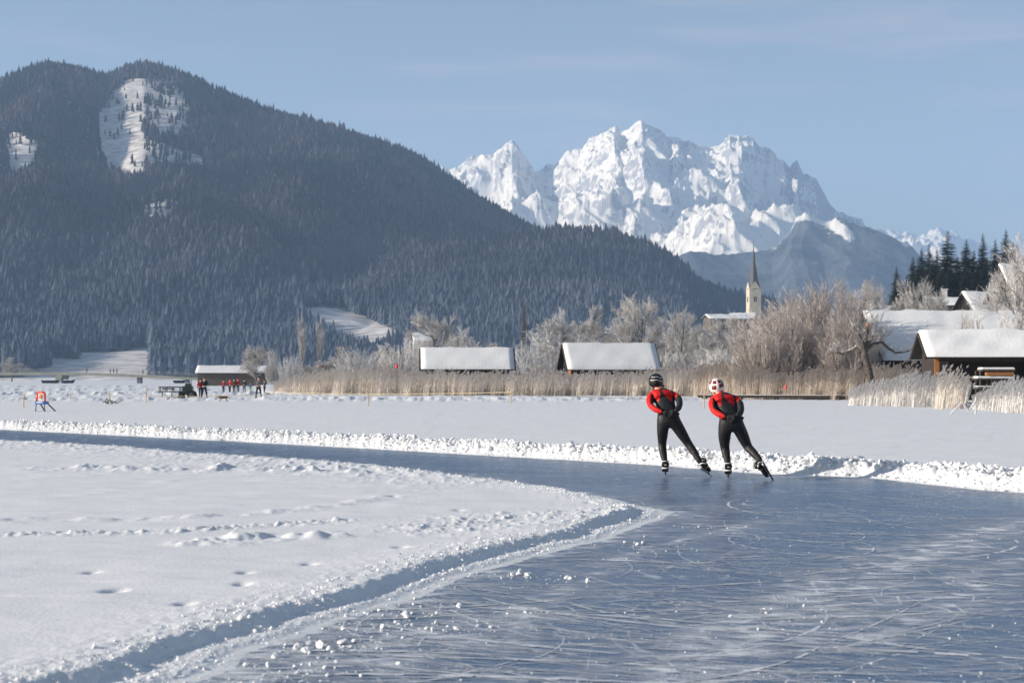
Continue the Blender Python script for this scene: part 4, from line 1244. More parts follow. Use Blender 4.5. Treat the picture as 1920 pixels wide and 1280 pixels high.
# ------------------------------------------------------------------ reeds
def reeds(name, n, sampler, hfun, m, label, lean=.10, wdt=.011, plume=True):
    P = sampler(n)                           # (n,2)
    h = hfun(P) * np.clip(RNG.normal(.80, .17, len(P)), .3, 1.15)
    n = len(P)
    a = RNG.uniform(0, 6.28, n); ln = RNG.normal(lean, .10, n)
    tip = np.stack([P[:, 0] + h * (ln * .8 + .05), P[:, 1] + h * RNG.normal(0, .08, n), h], -1)
    base = np.stack([P[:, 0], P[:, 1], np.full(n, .05)], -1)
    mid = base * .45 + tip * .55; mid[:, 0] -= h * ln * .12
    ca, sa = np.cos(a), np.sin(a)
    o = np.stack([ca, sa, 0 * a], -1) * wdt
    V = np.stack([base - o, base + o, mid - o * .8, mid + o * .8, tip], 1)
    F = np.array([[0, 1, 3], [0, 3, 2], [2, 3, 4]])
    FF = (F[None] + (np.arange(n) * 5)[:, None, None]).reshape(-1, 3)
    VV = V.reshape(-1, 3); tone = np.repeat(RNG.random(n) * .5, 5)
    if plume:                                # feathery heads
        k = RNG.random(n) < .55; t = tip[k]; nn = len(t)
        L = RNG.uniform(.14, .30, nn); bx = RNG.uniform(.02, .10, nn); ww = RNG.uniform(.018, .035, nn)
        p1 = np.stack([t[:, 0] - ww, t[:, 1], t[:, 2] + L * .45], -1); p2 = np.stack([t[:, 0] + ww + bx, t[:, 1] + ww * .5, t[:, 2] + L * .4], -1)
        p3 = np.stack([t[:, 0] + bx * 1.4, t[:, 1], t[:, 2] + L], -1)
        Vp = np.stack([t, p1, p3, p2], 1).reshape(-1, 3)
        Fp = (np.array([[0, 3, 2], [0, 2, 1]])[None] + (np.arange(nn) * 4)[:, None, None]).reshape(-1, 3) + len(VV)
        VV = np.concatenate([VV, Vp]); FF = np.concatenate([FF, Fp]); tone = np.concatenate([tone, np.full(nn * 4, .8)])
    tag(link(name, mesh_np(name, VV, FF, [m], attrs={'tone': tone})), label, 'reeds', kind='stuff')
M_reed = mat('dry_reed', (.75, .66, .55), .9, col2=(.66, .59, .54), scale=.35, spec=.1, attr='tone')
M_reedf = mat('frosted_reed', (.80, .77, .74), .9, col2=(.70, .66, .63), scale=.8, spec=.1, attr='tone')
def in_band(px0, px1, front, depth):
    def f(n):
        px_ = RNG.uniform(px0, px1, n)
        d = interp(front, px_) + depth * RNG.random(n) ** 1.2 + 2.6 * fbm(px_ / 25, px_ * 0, 3, 600) + np.abs(RNG.normal(0, .8, n))
        x = (px_ - CX) / FPX * d
        k = fbm(x * .35, d * .35, 3, 610) + RNG.uniform(-.25, .25, n) > -.35
        return np.column_stack([x, d])[k]
    return f
fr = [(500, 156), (560, 147), (700, 142), (900, 139), (1200, 138), (1330, 137), (1460, 128), (1600, 118), (1750, 108)]
def hf(topline):
    def f(P):
        px_ = CX + FPX * P[:, 0] / P[:, 1]
        return np.maximum(.3, ((HY - interp(topline, px_)) / FPX * P[:, 1] + H)) * (1 + .42 * fbm(P[:, 0] * .3, P[:, 1] * .3, 4, 620))
    return f
top1 = [(500, 727), (530, 716), (600, 706), (680, 700), (780, 707), (960, 708), (1100, 709), (1240, 706), (1340, 697), (1420, 700), (1480, 708), (1620, 700), (1760, 700)]
reeds('reeds', 52000, in_band(512, 1330, fr, 17), hf(top1), M_reed, 'dense tan reed bed along the shore in front of the two boathouses')
reeds('reeds', 17000, in_band(1300, 1720, [(1300, 134), (1380, 119), (1460, 115.5), (1600, 112), (1750, 108)], 11), hf(top1), mat('brown_reed', (.66, .56, .45), .9, col2=(.46, .39, .34), scale=.35, spec=.1, attr='tone'), 'brown reeds in front of the willow bushes behind the long jetty', lean=.05)
reeds('frosted_reeds', 5200, in_band(1590, 1812, [(1590, 90), (1812, 82)], 9), hf([(1590, 738), (1640, 722), (1700, 716), (1770, 718), (1812, 728)]), M_reedf, 'white frosted reeds left of the boat rack', wdt=.009)
reeds('frosted_reeds', 3600, in_band(1822, 2050, [(1822, 78), (1900, 70), (2050, 66)], 10), hf([(1822, 748), (1860, 732), (1920, 722), (2050, 714)]), M_reedf, 'white frosted reeds in front of the near boathouse at the right edge', wdt=.008)
reeds('frosted_reeds', 260, in_band(1752, 1808, [(1752, 80), (1808, 80)], 3), hf([(1752, 712), (1775, 702), (1808, 716)]), M_reed, 'few tall golden reed stalks with nodding heads beside the white poles', wdt=.010, lean=.18)

# ------------------------------------------------------------------ people
def skin_mesh(name, verts, edges, radii, mats, root=0, sub=2, smooth=True):
    """one continuous surface grown round a skeleton"""
    me = bpy.data.meshes.new(name)
    me.from_pydata([tuple(v) for v in verts], [tuple(e) for e in edges], [])
    o = bpy.data.objects.new(name, me); C.objects.link(o)
    o.modifiers.new('skin', 'SKIN').use_smooth_shade = smooth
    if not me.skin_vertices: me.attributes.new('skin', 'FLOAT', 'POINT')
    for i, r_ in enumerate(radii):
        sv_ = me.skin_vertices[0].data[i]
        sv_.radius = r_ if isinstance(r_, (tuple, list)) else (r_, r_)
        sv_.use_root = (i == root)
    if sub: o.modifiers.new('sub', 'SUBSURF').levels = sub
    dg = bpy.context.evaluated_depsgraph_get(); dg.update()
    out = bpy.data.meshes.new_from_object(o.evaluated_get(dg), depsgraph=dg)
    bpy.data.objects.remove(o); bpy.data.meshes.remove(me)
    out.name = name; out.materials.clear()
    for m in mats: out.materials.append(m)
    out.polygons.foreach_set('use_smooth', [smooth] * len(out.polygons))
    return out
def _skin_layer_ready(me):
    pass
def blank_skin(me):
    return me
def chainmesh(name, chains, mats, sub=2, parent=None, colour=None):
    """chains: list of lists of (x, y, z, r); equal points are merged. First point of the first chain is the root."""
    V = []; Rr = []; E = []; idx = {}
    for ch in chains:
        prev = None
        for p in ch:
            k = tuple(round(c, 4) for c in p[:3])
            if k not in idx: idx[k] = len(V); V.append(Vector(p[:3])); Rr.append(p[3] if len(p) == 4 else (p[3], p[4]))
            i = idx[k]
            if prev is not None and prev != i: E.append((prev, i))
            prev = i
    me = skin_mesh(name, V, E, Rr, mats, 0, sub)
    if colour:
        mi = [0] * len(me.polygons)
        for p in me.polygons: mi[p.index] = colour(p.center)
        me.polygons.foreach_set('material_index', mi); me.update()
    return link(name, me, parent)

M_skin = mat('skin', (.60, .36, .27), .55)
M_suit = mat('black_lycra', (.014, .014, .016), .55, spec=.35, bump=.012, bscale=11)
M_suit2 = mat('charcoal_lycra', (.024, .025, .028), .6, spec=.3, bump=.010, bscale=13)
M_red = mat('red_lycra', (.72, .020, .018), .6, var=.12, scale=10, spec=.25, bump=.012, bscale=12)
M_white = mat('white_plastic', (.82, .80, .76), .35)
M_darkred = mat('dark_red_plastic', (.20, .010, .018), .3)
M_gloss = mat('black_plastic', (.012, .012, .014), .25)
M_steel = mat('skate_steel', (.50, .50, .50), .3, metal=1)
M_hair = mat('brown_hair', (.07, .04, .025), .8)
M_blond = mat('fair_hair', (.30, .20, .10), .8)
M_yellow = mat('yellow_cloth', (.75, .62, .10), .7)
M_glove = mat('black_glove', (.018, .018, .02), .8, bump=.004, bscale=40)

def hand(root, wrist, direc, out, palm_n, m=M_glove, name='glove', side=1):
    """palm with four fingers of different length and a thumb leaving its side"""
    d = Vector(direc).normalized(); n = Vector(palm_n).normalized(); s_ = d.cross(n).normalized() * side
    w0 = Vector(wrist)
    c = w0 + d * .05
    ch = [[(*w0, .028), (*(w0 + d * .035), .036), (*c, .040)]]
    for k, (off, ln) in enumerate(((-.033, .068), (-.011, .080), (.012, .074), (.033, .058))):
        b = c + d * .022 + s_ * off
        p1 = b + d * ln * .38 + n * .010; p2 = p1 + d * ln * .32 + n * .020; p3 = p2 + d * ln * .18 + n * .026
        ch.append([(*c, .040), (*b, .0125), (*p1, .0105), (*p2, .0095), (*p3, .008)])
    t0 = w0 + d * .025 - s_ * .030; t1 = t0 - s_ * .026 + d * .022 + n * .006; t2 = t1 - s_ * .006 + d * .028 + n * .014
    ch.append([(*(w0 + d * .035), .036), (*t0, .016), (*t1, .0125), (*t2, .010)])
    return chainmesh(name, ch, [m], 2, root)

def skate(root, heel, toe, up, m_boot, white=True):
    """long track skate: low boot, cup, white straps, two posts and a long blade"""
    heel = Vector(heel); toe = Vector(toe); f = (toe - heel); L = f.length; f.normalize()
    u = Vector(up); u = (u - f * u.dot(f)).normalized(); s_ = f.cross(u)
    P = lambda a, b, c=0.0: heel + f * a + u * b + s_ * c      # along, up, sideways (heel at the boot's heel, sole level)
    b = chainmesh('skate_boot', [[(*P(.03, .045), .056, .056), (*P(.08, .045), .054, .052), (*P(.15, .040), .056, .048), (*P(.215, .034), .052, .040), (*P(.255, .030), .034, .026)],
                                 [(*P(.03, .045), .056, .056), (*P(.032, .10), .062, .058), (*P(.030, .175), .064, .062)]], [m_boot], 2, root)
    if white:
        st = MB()
        for a_, z_, r_ in ((.031, .105, .056), (.030, .165, .059)):
            pts = [P(a_ + math.cos(t) * r_, z_, math.sin(t) * r_) for t in [k * math.pi / 6 for k in range(13)]]
            st = MB(); st.tube(pts, .007, 6, cap=False); st.build('strap', M_white, b, smooth=True)
        pts = [P(.03 - .050 * math.cos(t), .055, .050 * math.sin(t)) for t in [k * math.pi / 8 - math.pi / 2 for k in range(9)]]
        st = MB(); st.tube(pts, .012, 6); st.build('heel_patch', M_white, b, smooth=True)
    h = MB()
    h.tube([P(.04, .0), P(.04, -.048)], [.020, .012], 8); h.tube([P(.20, -.002), P(.215, -.048)], [.020, .012], 8); h.tube([P(-.035, -.047), P(.30, -.047)], .010, 6)
    h.build('blade_frame', M_gloss, b, smooth=True)
    bl = MB(); v = []
    for a_, lo, hi_ in ((-.07, -.078, -.050), (.34, -.078, -.050), (.365, -.064, -.050), (-.085, -.066, -.050)):
        pass
    prof = [(-.085, -.064), (-.07, -.078), (.34, -.078), (.37, -.060), (.36, -.050), (-.08, -.050)]
    V_ = [P(a_, z_, .0016) for a_, z_ in prof] + [P(a_, z_, -.0016) for a_, z_ in prof]
    n_ = len(prof)
    bl.add(V_, [tuple(range(n_))[::-1], tuple(range(n_, 2 * n_))] + [(i, (i + 1) % n_, n_ + (i + 1) % n_, n_ + i) for i in range(n_)])
    bl.build('blade', M_steel, b)
    return b

def helmet(root, c, tilt_fwd, roll, shell, accent, style):
    """vented racing helmet, hollow shell with raised ribs; local frame: +Y front"""
    h = empty('helmet', c); h.parent = root
    M = Matrix.Rotation(roll, 4, 'Y') @ Matrix.Rotation(-tilt_fwd, 4, 'X')
    h.rotation_euler = M.to_euler()
    A_, B_, C_ = .112, .148, .122
    nu, nv = 36, 16
    V = []; F = []; MI = []
    def pt(th, ph, k=1.0):     # th round, ph from the top
        return (A_ * k * math.sin(ph) * math.sin(th), B_ * k * math.sin(ph) * math.cos(th), C_ * k * math.cos(ph))
    for j in range(nv + 1):
        for i in range(nu):
            th = 2 * math.pi * i / nu
            phm = 1.5 + .62 * max(0, min(1, (.1 - math.cos(th)) / .7))
            ph = .02 + phm * j / nv
            k = 1 + .035 * math.cos(6 * th) * math.sin(ph) ** 2
            V.append(pt(th, ph, k))
    for j in range(nv):
        for i in range(nu):
            F.append((j * nu + i, (j + 1) * nu + i, (j + 1) * nu + (i + 1) % nu, j * nu + (i + 1) % nu)); MI.append(0)
    sh = link('shell', mesh_np('shell', V, F, [shell], MI, smooth=True), h)
    so = sh.modifiers.new('solid', 'SOLIDIFY'); so.thickness = .012; so.offset = -1
    def patch(th0, th1, ph0, ph1, m, nm, k=1.045):
        mb = MB(); n1, n2 = 6, 6; V_ = []; F_ = []
        for j in range(n2 + 1):
            for i in range(n1 + 1):
                V_.append(pt(th0 + (th1 - th0) * i / n1, ph0 + (ph1 - ph0) * j / n2, k))
        for j in range(n2):
            for i in range(n1): q = j * (n1 + 1) + i; F_.append((q, q + n1 + 1, q + n1 + 2, q + 1))
        mb.add(V_, F_); o = mb.build(nm, m, h, smooth=True)
        s2 = o.modifiers.new('solid', 'SOLIDIFY'); s2.thickness = .008; s2.offset = -1
        return o
    pi = math.pi
    if style == 'stripes':
        for th in (pi - .85, pi - .28, pi + .28, pi + .85):
            patch(th - .10, th + .10, .55, 1.45, M_black, 'vent', 1.05)
        for ph, w_ in ((.80, .95), (1.22, 1.15)):
            st = MB(); st.tube([pt(pi + w_ * (k / 8 - 1), ph + .22 * abs(k / 8 - 1), 1.075) for k in range(17)], .0065, 6); st.build('stripe', accent, h, smooth=True)
        st = MB(); st.tube([pt(pi + .9, .55 + .12 * k, 1.07) for k in range(6)], .006, 6); st.build('stripe', accent, h, smooth=True)
    else:
        for th, p0, p1 in ((pi + .48, .60, 1.02), (pi - .42, .50, .95), (pi + .52, 1.20, 1.66), (pi - .45, 1.12, 1.52), (pi + 1.35, .55, 1.15), (pi - 1.30, .55, 1.15)):
            patch(th - .30, th + .30, p0, p1, accent, 'vent', 1.055)
        patch(pi - .95, pi - .70, 1.0, 1.45, M_black, 'vent', 1.05)
    mb = MB(); mb.tube([pt(pi / 2, 1.45, .97), (A_ * .75, .03, -.12), (0, .05, -.155), (-A_ * .75, .03, -.12), pt(-pi / 2, 1.45, .97)], .006, 5)
    mb.build('chin_strap', M_black, h)
    return h

def skater(px0, py0, d, scale_px, J, helm, label, hair):
    """J: joints given as (px, py, forward offset, radius)"""
    k = scale_px                     # metres per pixel at the figure
    g = Vector(((px0 - CX) / FPX * d, d, 0))
    root = empty('person', g)
    def P(a): return (((a[0] - px0) * k), a[2], (py0 - a[1]) * k)
    def Q(n, r=None, dr=0.0):
        a = J[n]; p = P(a); rr = a[3:] if r is None else (r if isinstance(r, tuple) else (r,))
        rr = tuple(x + dr for x in rr)
        return (*p, *rr)
    head = P(J['head']); nk = P(J['neck'])
    # body: one continuous surface, a little inside the clothes
    t = -.010
    hd = Vector(head)
    face = hd + Vector((0, .045, -.055))
    body = chainmesh('body', [
        [Q('pelvis', dr=-.045), Q('waist', dr=-.06), Q('chest', dr=-.075), Q('upper', dr=-.055), (*nk, .050), (*(hd + Vector((0, -.01, -.06))), .070), (*(hd + Vector((0, .0, .0))), .088), (*(hd + Vector((0, .02, .03))), .080)],
        [(*(hd + Vector((0, -.01, -.06))), .070), (*face, .058), (*(face + Vector((0, .030, -.040))), .034)],
        [(*face, .058), (*(face + Vector((0, .062, .006))), .016)],
        [Q('upper', dr=-.055), Q('shL', dr=-.03), Q('uaL', dr=-.025), Q('elL', dr=-.022), Q('faL', dr=-.018), Q('wrL', dr=t)],
        [Q('upper', dr=-.055), Q('shR', dr=-.03), Q('uaR', dr=-.025), Q('elR', dr=-.022), Q('faR', dr=-.018), Q('wrR', dr=t)],
        [Q('pelvis', dr=-.045), Q('hipL', dr=-.035), Q('thL', dr=-.028), Q('knL', dr=-.02), Q('cfL', dr=-.02), Q('anL', dr=t)],
        [Q('pelvis', dr=-.045), Q('hipR', dr=-.035), Q('thR', dr=-.028), Q('knR', dr=-.02), Q('cfR', dr=-.02), Q('anR', dr=t)]], [M_skin], 2, root)
    for s_ in (-1, 1):
        V, F = ico(2)
        e = hd + Vector((s_ * .088, .005, -.045))
        link('ear', mesh_np('ear', V * np.array([.010, .020, .032]) + np.array(e[:]), F, [M_skin], smooth=True), body)
        e = face + Vector((s_ * .026, .052, .022))
        link('eye', mesh_np('eye', V * .010 + np.array(e[:]), F, [M_gloss], smooth=True), body)
    V, F = ico(3)
    V = V * np.array([1, 1, 1.12])
    hv = V * np.array([.092, .094, .080]) + np.array((hd + Vector((0, -.014, -.045)))[:])
    link('hair', mesh_np('hair', hv, F, [hair], smooth=True), root)
    # tights
    chainmesh('tights', [
        [Q('pelvis'), Q('waist', dr=-.004)],
        [Q('pelvis'), Q('hipL'), Q('thL'), Q('knL'), Q('cfL'), Q('anL')],
        [Q('pelvis'), Q('hipR'), Q('thR'), Q('knR'), Q('cfR'), Q('anR')]], [M_suit], 3, root)
    # jacket: red yoke and sleeves, charcoal back
    bones = {}
    def seg(a, b): return (Vector(P(J[a])), Vector(P(J[b])))
    B = {'L': [seg('shL', 'elL'), seg('elL', 'wrL')], 'R': [seg('shR', 'elR'), seg('elR', 'wrR')], 'T': [seg('pelvis', 'waist'), seg('waist', 'chest'), seg('chest', 'upper'), (Vector(P(J['upper'])), Vector(nk))]}
    def dist(p, s_):
        a, b = s_; ab = b - a; tt = max(0, min(1, (p - a).dot(ab) / ab.length_squared)); return (p - a - ab * tt).length
    shL, shR = Vector(P(J['shL'])), Vector(P(J['shR']))
    up, wa = Vector(nk), Vector(P(J['waist']))
    def col(p):
        dl = min(dist(p, s_) for s_ in B['L']); dr_ = min(dist(p, s_) for s_ in B['R']); dt = min(dist(p, s_) for s_ in B['T']) - .11
        # v: 0 at the neck .. 1 at the waist, u: -1 .. 1 across the shoulders
        v_ = (up.z - p.z) / (up.z - wa.z); mid = up.x + (wa.x - up.x) * v_
        u_ = (p.x - mid) / (abs(shR.x - shL.x) * .5 + .050)
        if dl < dt and dl < dr_ and u_ < -.52:
            el = Vector(P(J['elL']))
            c_ = min(B['L'], key=lambda s_: dist(p, s_)); tt = 0
            a, b = c_; ab = b - a; q = a + ab * max(0, min(1, (p - a).dot(ab) / ab.length_squared))
            return 1 if (p.x - q.x) < -.008 else 0
        if dr_ < dt and u_ > .55:
            c_ = min(B['R'], key=lambda s_: dist(p, s_)); a, b = c_; ab = b - a; q = a + ab * max(0, min(1, (p - a).dot(ab) / ab.length_squared))
            return 1 if (c_ is B['R'][0] and (p - a).length < .13 and (p.x - q.x) > -.03) else 0
        if v_ < .02: return 1 if u_ < .0 or v_ < -.1 else 0
        w_ = .10 + .16 * max(0, v_ - .1)                    # dark spine strip
        edge = .62 - .52 * max(0, min(1, (v_ - .18) / .36)) if True else 0
        if abs(u_) < w_: return 0
        if v_ < .60 - .40 * max(0, (abs(u_) - .18)) * 0 and abs(u_) < .74:
            low = .20 + .46 * (1 - abs(abs(u_) - .44) / .34)
            if v_ < low: return 1
        return 0
    jk = chainmesh('jacket', [
        [Q('waist', dr=.0), Q('chest'), Q('upper'), (*nk, .066), (*(Vector(nk) * .42 + hd * .58 + Vector((0, -.03, -.02))), .066)],
        [Q('waist', dr=.0), (*(Vector(P(J['waist'])) * .55 + Vector(P(J['pelvis'])) * .45), J['pelvis'][3] - .045)],
        [Q('upper'), Q('shL'), Q('uaL'), Q('elL'), Q('faL'), Q('wrL')],
        [Q('upper'), Q('shR'), Q('uaR'), Q('elR'), Q('faR'), Q('wrR')]], [M_suit2, M_red], 4, root, col)
    # hands clasped behind the back
    wl, wr = Vector(P(J['wrL'])), Vector(P(J['wrR']))
    hand(root, wl, (wr - wl) * .6 + Vector((0, -.02, -.02)), 1, (0, .6, -.25), side=1)
    hand(root, wr + Vector((0, -.035, .012)), (wl - wr) * .6 + Vector((0, -.02, -.05)), 1, (0, .9, -.35), side=-1)
    for s_, hl_, tl_, up_ in J['skates']:
        skate(root, P(hl_), P(tl_), up_, M_gloss)
    c = Vector(head) + Vector((0, -.004, -.010))
    helmet(root, c, J['helm_tilt'][0], J['helm_tilt'][1], *helm)
    tag(root, label, 'person', 'two speed skaters')
    return root

J1 = dict(head=(1234, 714, .42, .09), neck=(1240, 730, .34, .055), upper=(1244, 739, .28, .125, .10), chest=(1248, 750, .20, .195, .125), waist=(1252, 767, .07, .165, .115), pelvis=(1253, 783, -.01, .155, .125),
          shL=(1224, 742, .27, .066), uaL=(1219, 750, .16, .061), elL=(1220, 760, .03, .052), faL=(1229, 768, -.06, .050), wrL=(1242, 772, -.13, .030),
          shR=(1267, 741, .27, .066), uaR=(1275, 748, .16, .060), elR=(1275, 758, .03, .052), faR=(1271, 766, -.06, .050), wrR=(1264, 771, -.13, .031),
          hipL=(1243, 790, -.01, .120), thL=(1243, 810, .05, .100), knL=(1243, 832, .13, .070), cfL=(1244, 848, .08, .067), anL=(1248, 871, .00, .040),
          hipR=(1264, 789, -.02, .120), thR=(1276, 809, -.01, .098), knR=(1291, 832, .00, .068), cfR=(1301, 847, -.07, .064), anR=(1312, 868, -.17, .040),
          skates=[('L', (1247.5, 883.5, -.03), (1250, 883.5, .23), (0, 0, 1)), ('R', (1314, 874, -.20), (1330, 885, -.02), (.05, .55, .8))], helm_tilt=(-.12, .10))
J2 = dict(head=(1350, 724, .42, .09), neck=(1356, 739, .33, .055), upper=(1361, 747, .28, .130, .105), chest=(1365, 758, .20, .205, .13), waist=(1369, 775, .07, .175, .12), pelvis=(1371, 790, -.01, .165, .13),
          shL=(1341, 750, .27, .068), uaL=(1337, 758, .16, .063), elL=(1338, 769, .03, .054), faL=(1348, 777, -.06, .052), wrL=(1361, 781, -.13, .031),
          shR=(1384, 749, .27, .068), uaR=(1390, 757, .16, .063), elR=(1390, 768, .03, .054), faR=(1386, 776, -.06, .052), wrR=(1378, 779, -.13, .031),
          hipL=(1360, 797, -.01, .128), thL=(1359, 816, .05, .108), knL=(1361, 839, .13, .075), cfL=(1363, 853, .08, .070), anL=(1366, 876, .00, .041),
          hipR=(1383, 796, -.02, .126), thR=(1393, 817, .02, .104), knR=(1403, 838, .04, .074), cfR=(1413, 850, -.10, .066), anR=(1424, 864, -.22, .040),
          skates=[('L', (1365.5, 888, -.03), (1368, 888, .23), (0, 0, 1)), ('R', (1424, 868, -.26), (1438, 891, -.18), (-.6, .55, .3))], helm_tilt=(-.15, -.14))
d1 = H * FPX / (893 - HY); d2 = H * FPX / (898 - HY)
skater(1248, 893, d1, d1 / FPX, J1, (M_gloss, M_white, 'stripes'), 'left speed skater in red and black with a black helmet with white stripes', M_hair)
skater(1366, 898, d2, d2 / FPX, J2, (M_white, M_darkred, 'patches'), 'right speed skater in red and black with a white helmet with dark red panels', M_blond)

# standing people on the far ice
def cloth(name, c): return mat(name, c, .8, var=.25, scale=6, spec=.2)
CL = dict(red=cloth('red_coat', (.55, .02, .03)), crimson=cloth('crimson_coat', (.42, .02, .06)), black=cloth('black_cloth', (.02, .02, .024)), navy=cloth('navy_cloth', (.03, .04, .075)), grey=cloth('grey_cloth', (.13, .14, .16)),
          green=cloth('dark_green_cloth', (.03, .06, .05)), blue=cloth('blue_cloth', (.05, .16, .42)), lime=cloth('lime_cloth', (.30, .60, .08)), brown=cloth('brown_cloth', (.10, .06, .04)), white=cloth('white_cloth', (.7, .7, .7)))
def stander(px, py, top, coat, trousers, hat, label, face=0.0, legs=.14, wide=1.0, arms='down', d=None, group='people on the far ice', z0=.09, rz=None):
    d = d or (H - z0) * FPX / (py - HY)
    hh = (py - top) / FPX * d
    g = Vector(((px - CX) / FPX * d, d, z0))
    root = empty('person', g, face)
    s_ = hh / 1.75
    def v(x, y, z, *r): return (x * s_, y * s_, z * s_, *[q * s_ for q in r])
    lx = legs
    pel, che, nk, hd = v(0, 0, .95, .15, .11), v(0, 0, 1.25, .17 * wide, .13), v(0, 0, 1.47, .06), v(0, .01, 1.63, .095)
    shl, shr = v(-.20 * wide, 0, 1.41, .07), v(.20 * wide, 0, 1.41, .07)
    if arms == 'down': ell, wrl, elr, wrr = v(-.27 * wide, -.02, 1.14, .055), v(-.24, .07, .90, .04), v(.27 * wide, -.02, 1.14, .055), v(.24, .07, .90, .04)
    else: ell, wrl, elr, wrr = v(-.30, .02, 1.16, .055), v(-.08, .16, 1.10, .04), v(.30, .02, 1.16, .055), v(.08, .16, 1.12, .04)
    hpl, hpr = v(-.09, 0, .88, .10), v(.09, 0, .88, .10)
    kl, kr = v(-.5 * lx - .05, .03, .50, .07), v(.5 * lx + .05, .03, .50, .07)
    al, ar = v(-lx, 0, .10, .05), v(lx, 0, .10, .05)
    tl, tr_ = v(-lx * 1.15, .14, .04, .04), v(lx * 1.15, .14, .04, .04)
    hl_, hr_ = v(wrl[0] / s_, wrl[1] / s_ + .02, wrl[2] / s_ - .09, .035), v(wrr[0] / s_, wrr[1] / s_ + .02, wrr[2] / s_ - .09, .035)
    th = lambda q, dr: (*q[:3], *[x + dr for x in q[3:]])
    chainmesh('body', [[th(pel, -.02), th(che, -.02), nk, hd], [hd, v(0, .10, 1.60, .02)], [th(che, -.02), th(shl, -.015), th(ell, -.015), th(wrl, -.008), hl_], [th(che, -.02), th(shr, -.015), th(elr, -.015), th(wrr, -.008), hr_],
                       [th(pel, -.02), th(hpl, -.02), th(kl, -.015), th(al, -.01)], [th(pel, -.02), th(hpr, -.02), th(kr, -.015), th(ar, -.01)]], [M_skin], 1, root)
    chainmesh('coat', [[che, (*pel[:3], pel[3] * 1.12, pel[4] * 1.15)], [che, (nk[0], nk[1], nk[2] - .04, .075 * s_)], [che, shl, ell, wrl], [che, shr, elr, wrr]], [coat], 2, root)
    chainmesh('trousers', [[pel, hpl, kl, al], [pel, hpr, kr, ar]], [trousers], 2, root)
    for q, t_ in ((al, tl), (ar, tr_)): chainmesh('boot', [[(q[0], q[1] - .02, q[2] - .02, .052 * s_), (q[0], q[1] + .02, q[2] - .05 * s_, .045 * s_), t_]], [M_black], 1, root)
    V, F = ico(2)
    link('hat', mesh_np('hat', V * np.array([.108, .112, .085]) * s_ + np.array([0, 0, 1.685 * s_]), F, [hat], smooth=True), root)
    tag(root, label, 'person', group)
    return root
stander(376, 747, 709, CL['red'], CL['navy'], CL['navy'], 'person in a red and navy jacket, partly behind the big man in black', face=.4, wide=.95, legs=.08)
stander(383, 748, 706, CL['black'], CL['black'], CL['brown'], 'large person in a black coat standing with legs apart beside the dark machine', face=-.3, legs=.24, wide=1.15, arms='up')
stander(419, 737, 711, CL['crimson'], CL['navy'], CL['navy'], 'person in a crimson coat at the left of the distant group', face=2.8, legs=.07, wide=.9)
stander(431, 737, 710, CL['red'], CL['black'], CL['crimson'], 'person in a bright red padded coat, left of the two bright red ones', face=2.4, legs=.08, wide=1.25)
stander(439, 737.5, 709, CL['brown'], CL['black'], CL['black'], 'person in dark brown clothes between the two bright red coats', face=3.3, legs=.08)
stander(446, 737, 709, CL['red'], CL['navy'], CL['red'], 'person in a red coat with a red cap, right of the two bright red ones', face=3.6, legs=.10, wide=1.15)
stander(458, 736.5, 710, CL['green'], CL['green'], CL['black'], 'person in dark green clothes in the middle of the distant group', face=3.0, legs=.12, wide=1.1)
stander(469.5, 736.5, 717, CL['blue'], CL['lime'], CL['navy'], 'child in a blue jacket and lime green trousers', face=3.2, legs=.09, wide=1.1)
stander(485, 748, 705, CL['grey'], CL['black'], CL['navy'], 'person in a grey jacket and black tights standing nearest at the right of the group', face=3.1, legs=.22, arms='up')
stander(496, 740, 712, CL['grey'], CL['navy'], CL['navy'], 'slim person in dark grey at the right end of the group', face=1.4, legs=.06, wide=.85)
for i, (px_, py_, top_, c_, lab) in enumerate([(163, 699, 689, 'navy', 'tiny distant person on the footbridge, alone above its middle span'), (207, 700, 690, 'black', 'tiny distant person on the footbridge, left in the cluster'),
                                          (213, 700, 690, 'navy', 'tiny distant person on the footbridge, middle of the cluster'), (219, 700.5, 690, 'grey', 'tiny distant person on the footbridge, right in the cluster'),
                                          (268, 702, 692, 'navy', 'tiny distant person on the footbridge, left one above the right pier'), (279, 702.5, 693, 'black', 'tiny distant person on the footbridge, right one beyond the right pier')]):
    stander(px_, py_, top_, CL[c_], CL['black'], CL['black'], lab, d=490., legs=.06, group='people on the footbridge', z0=H + (HY - py_) / FPX * 490)

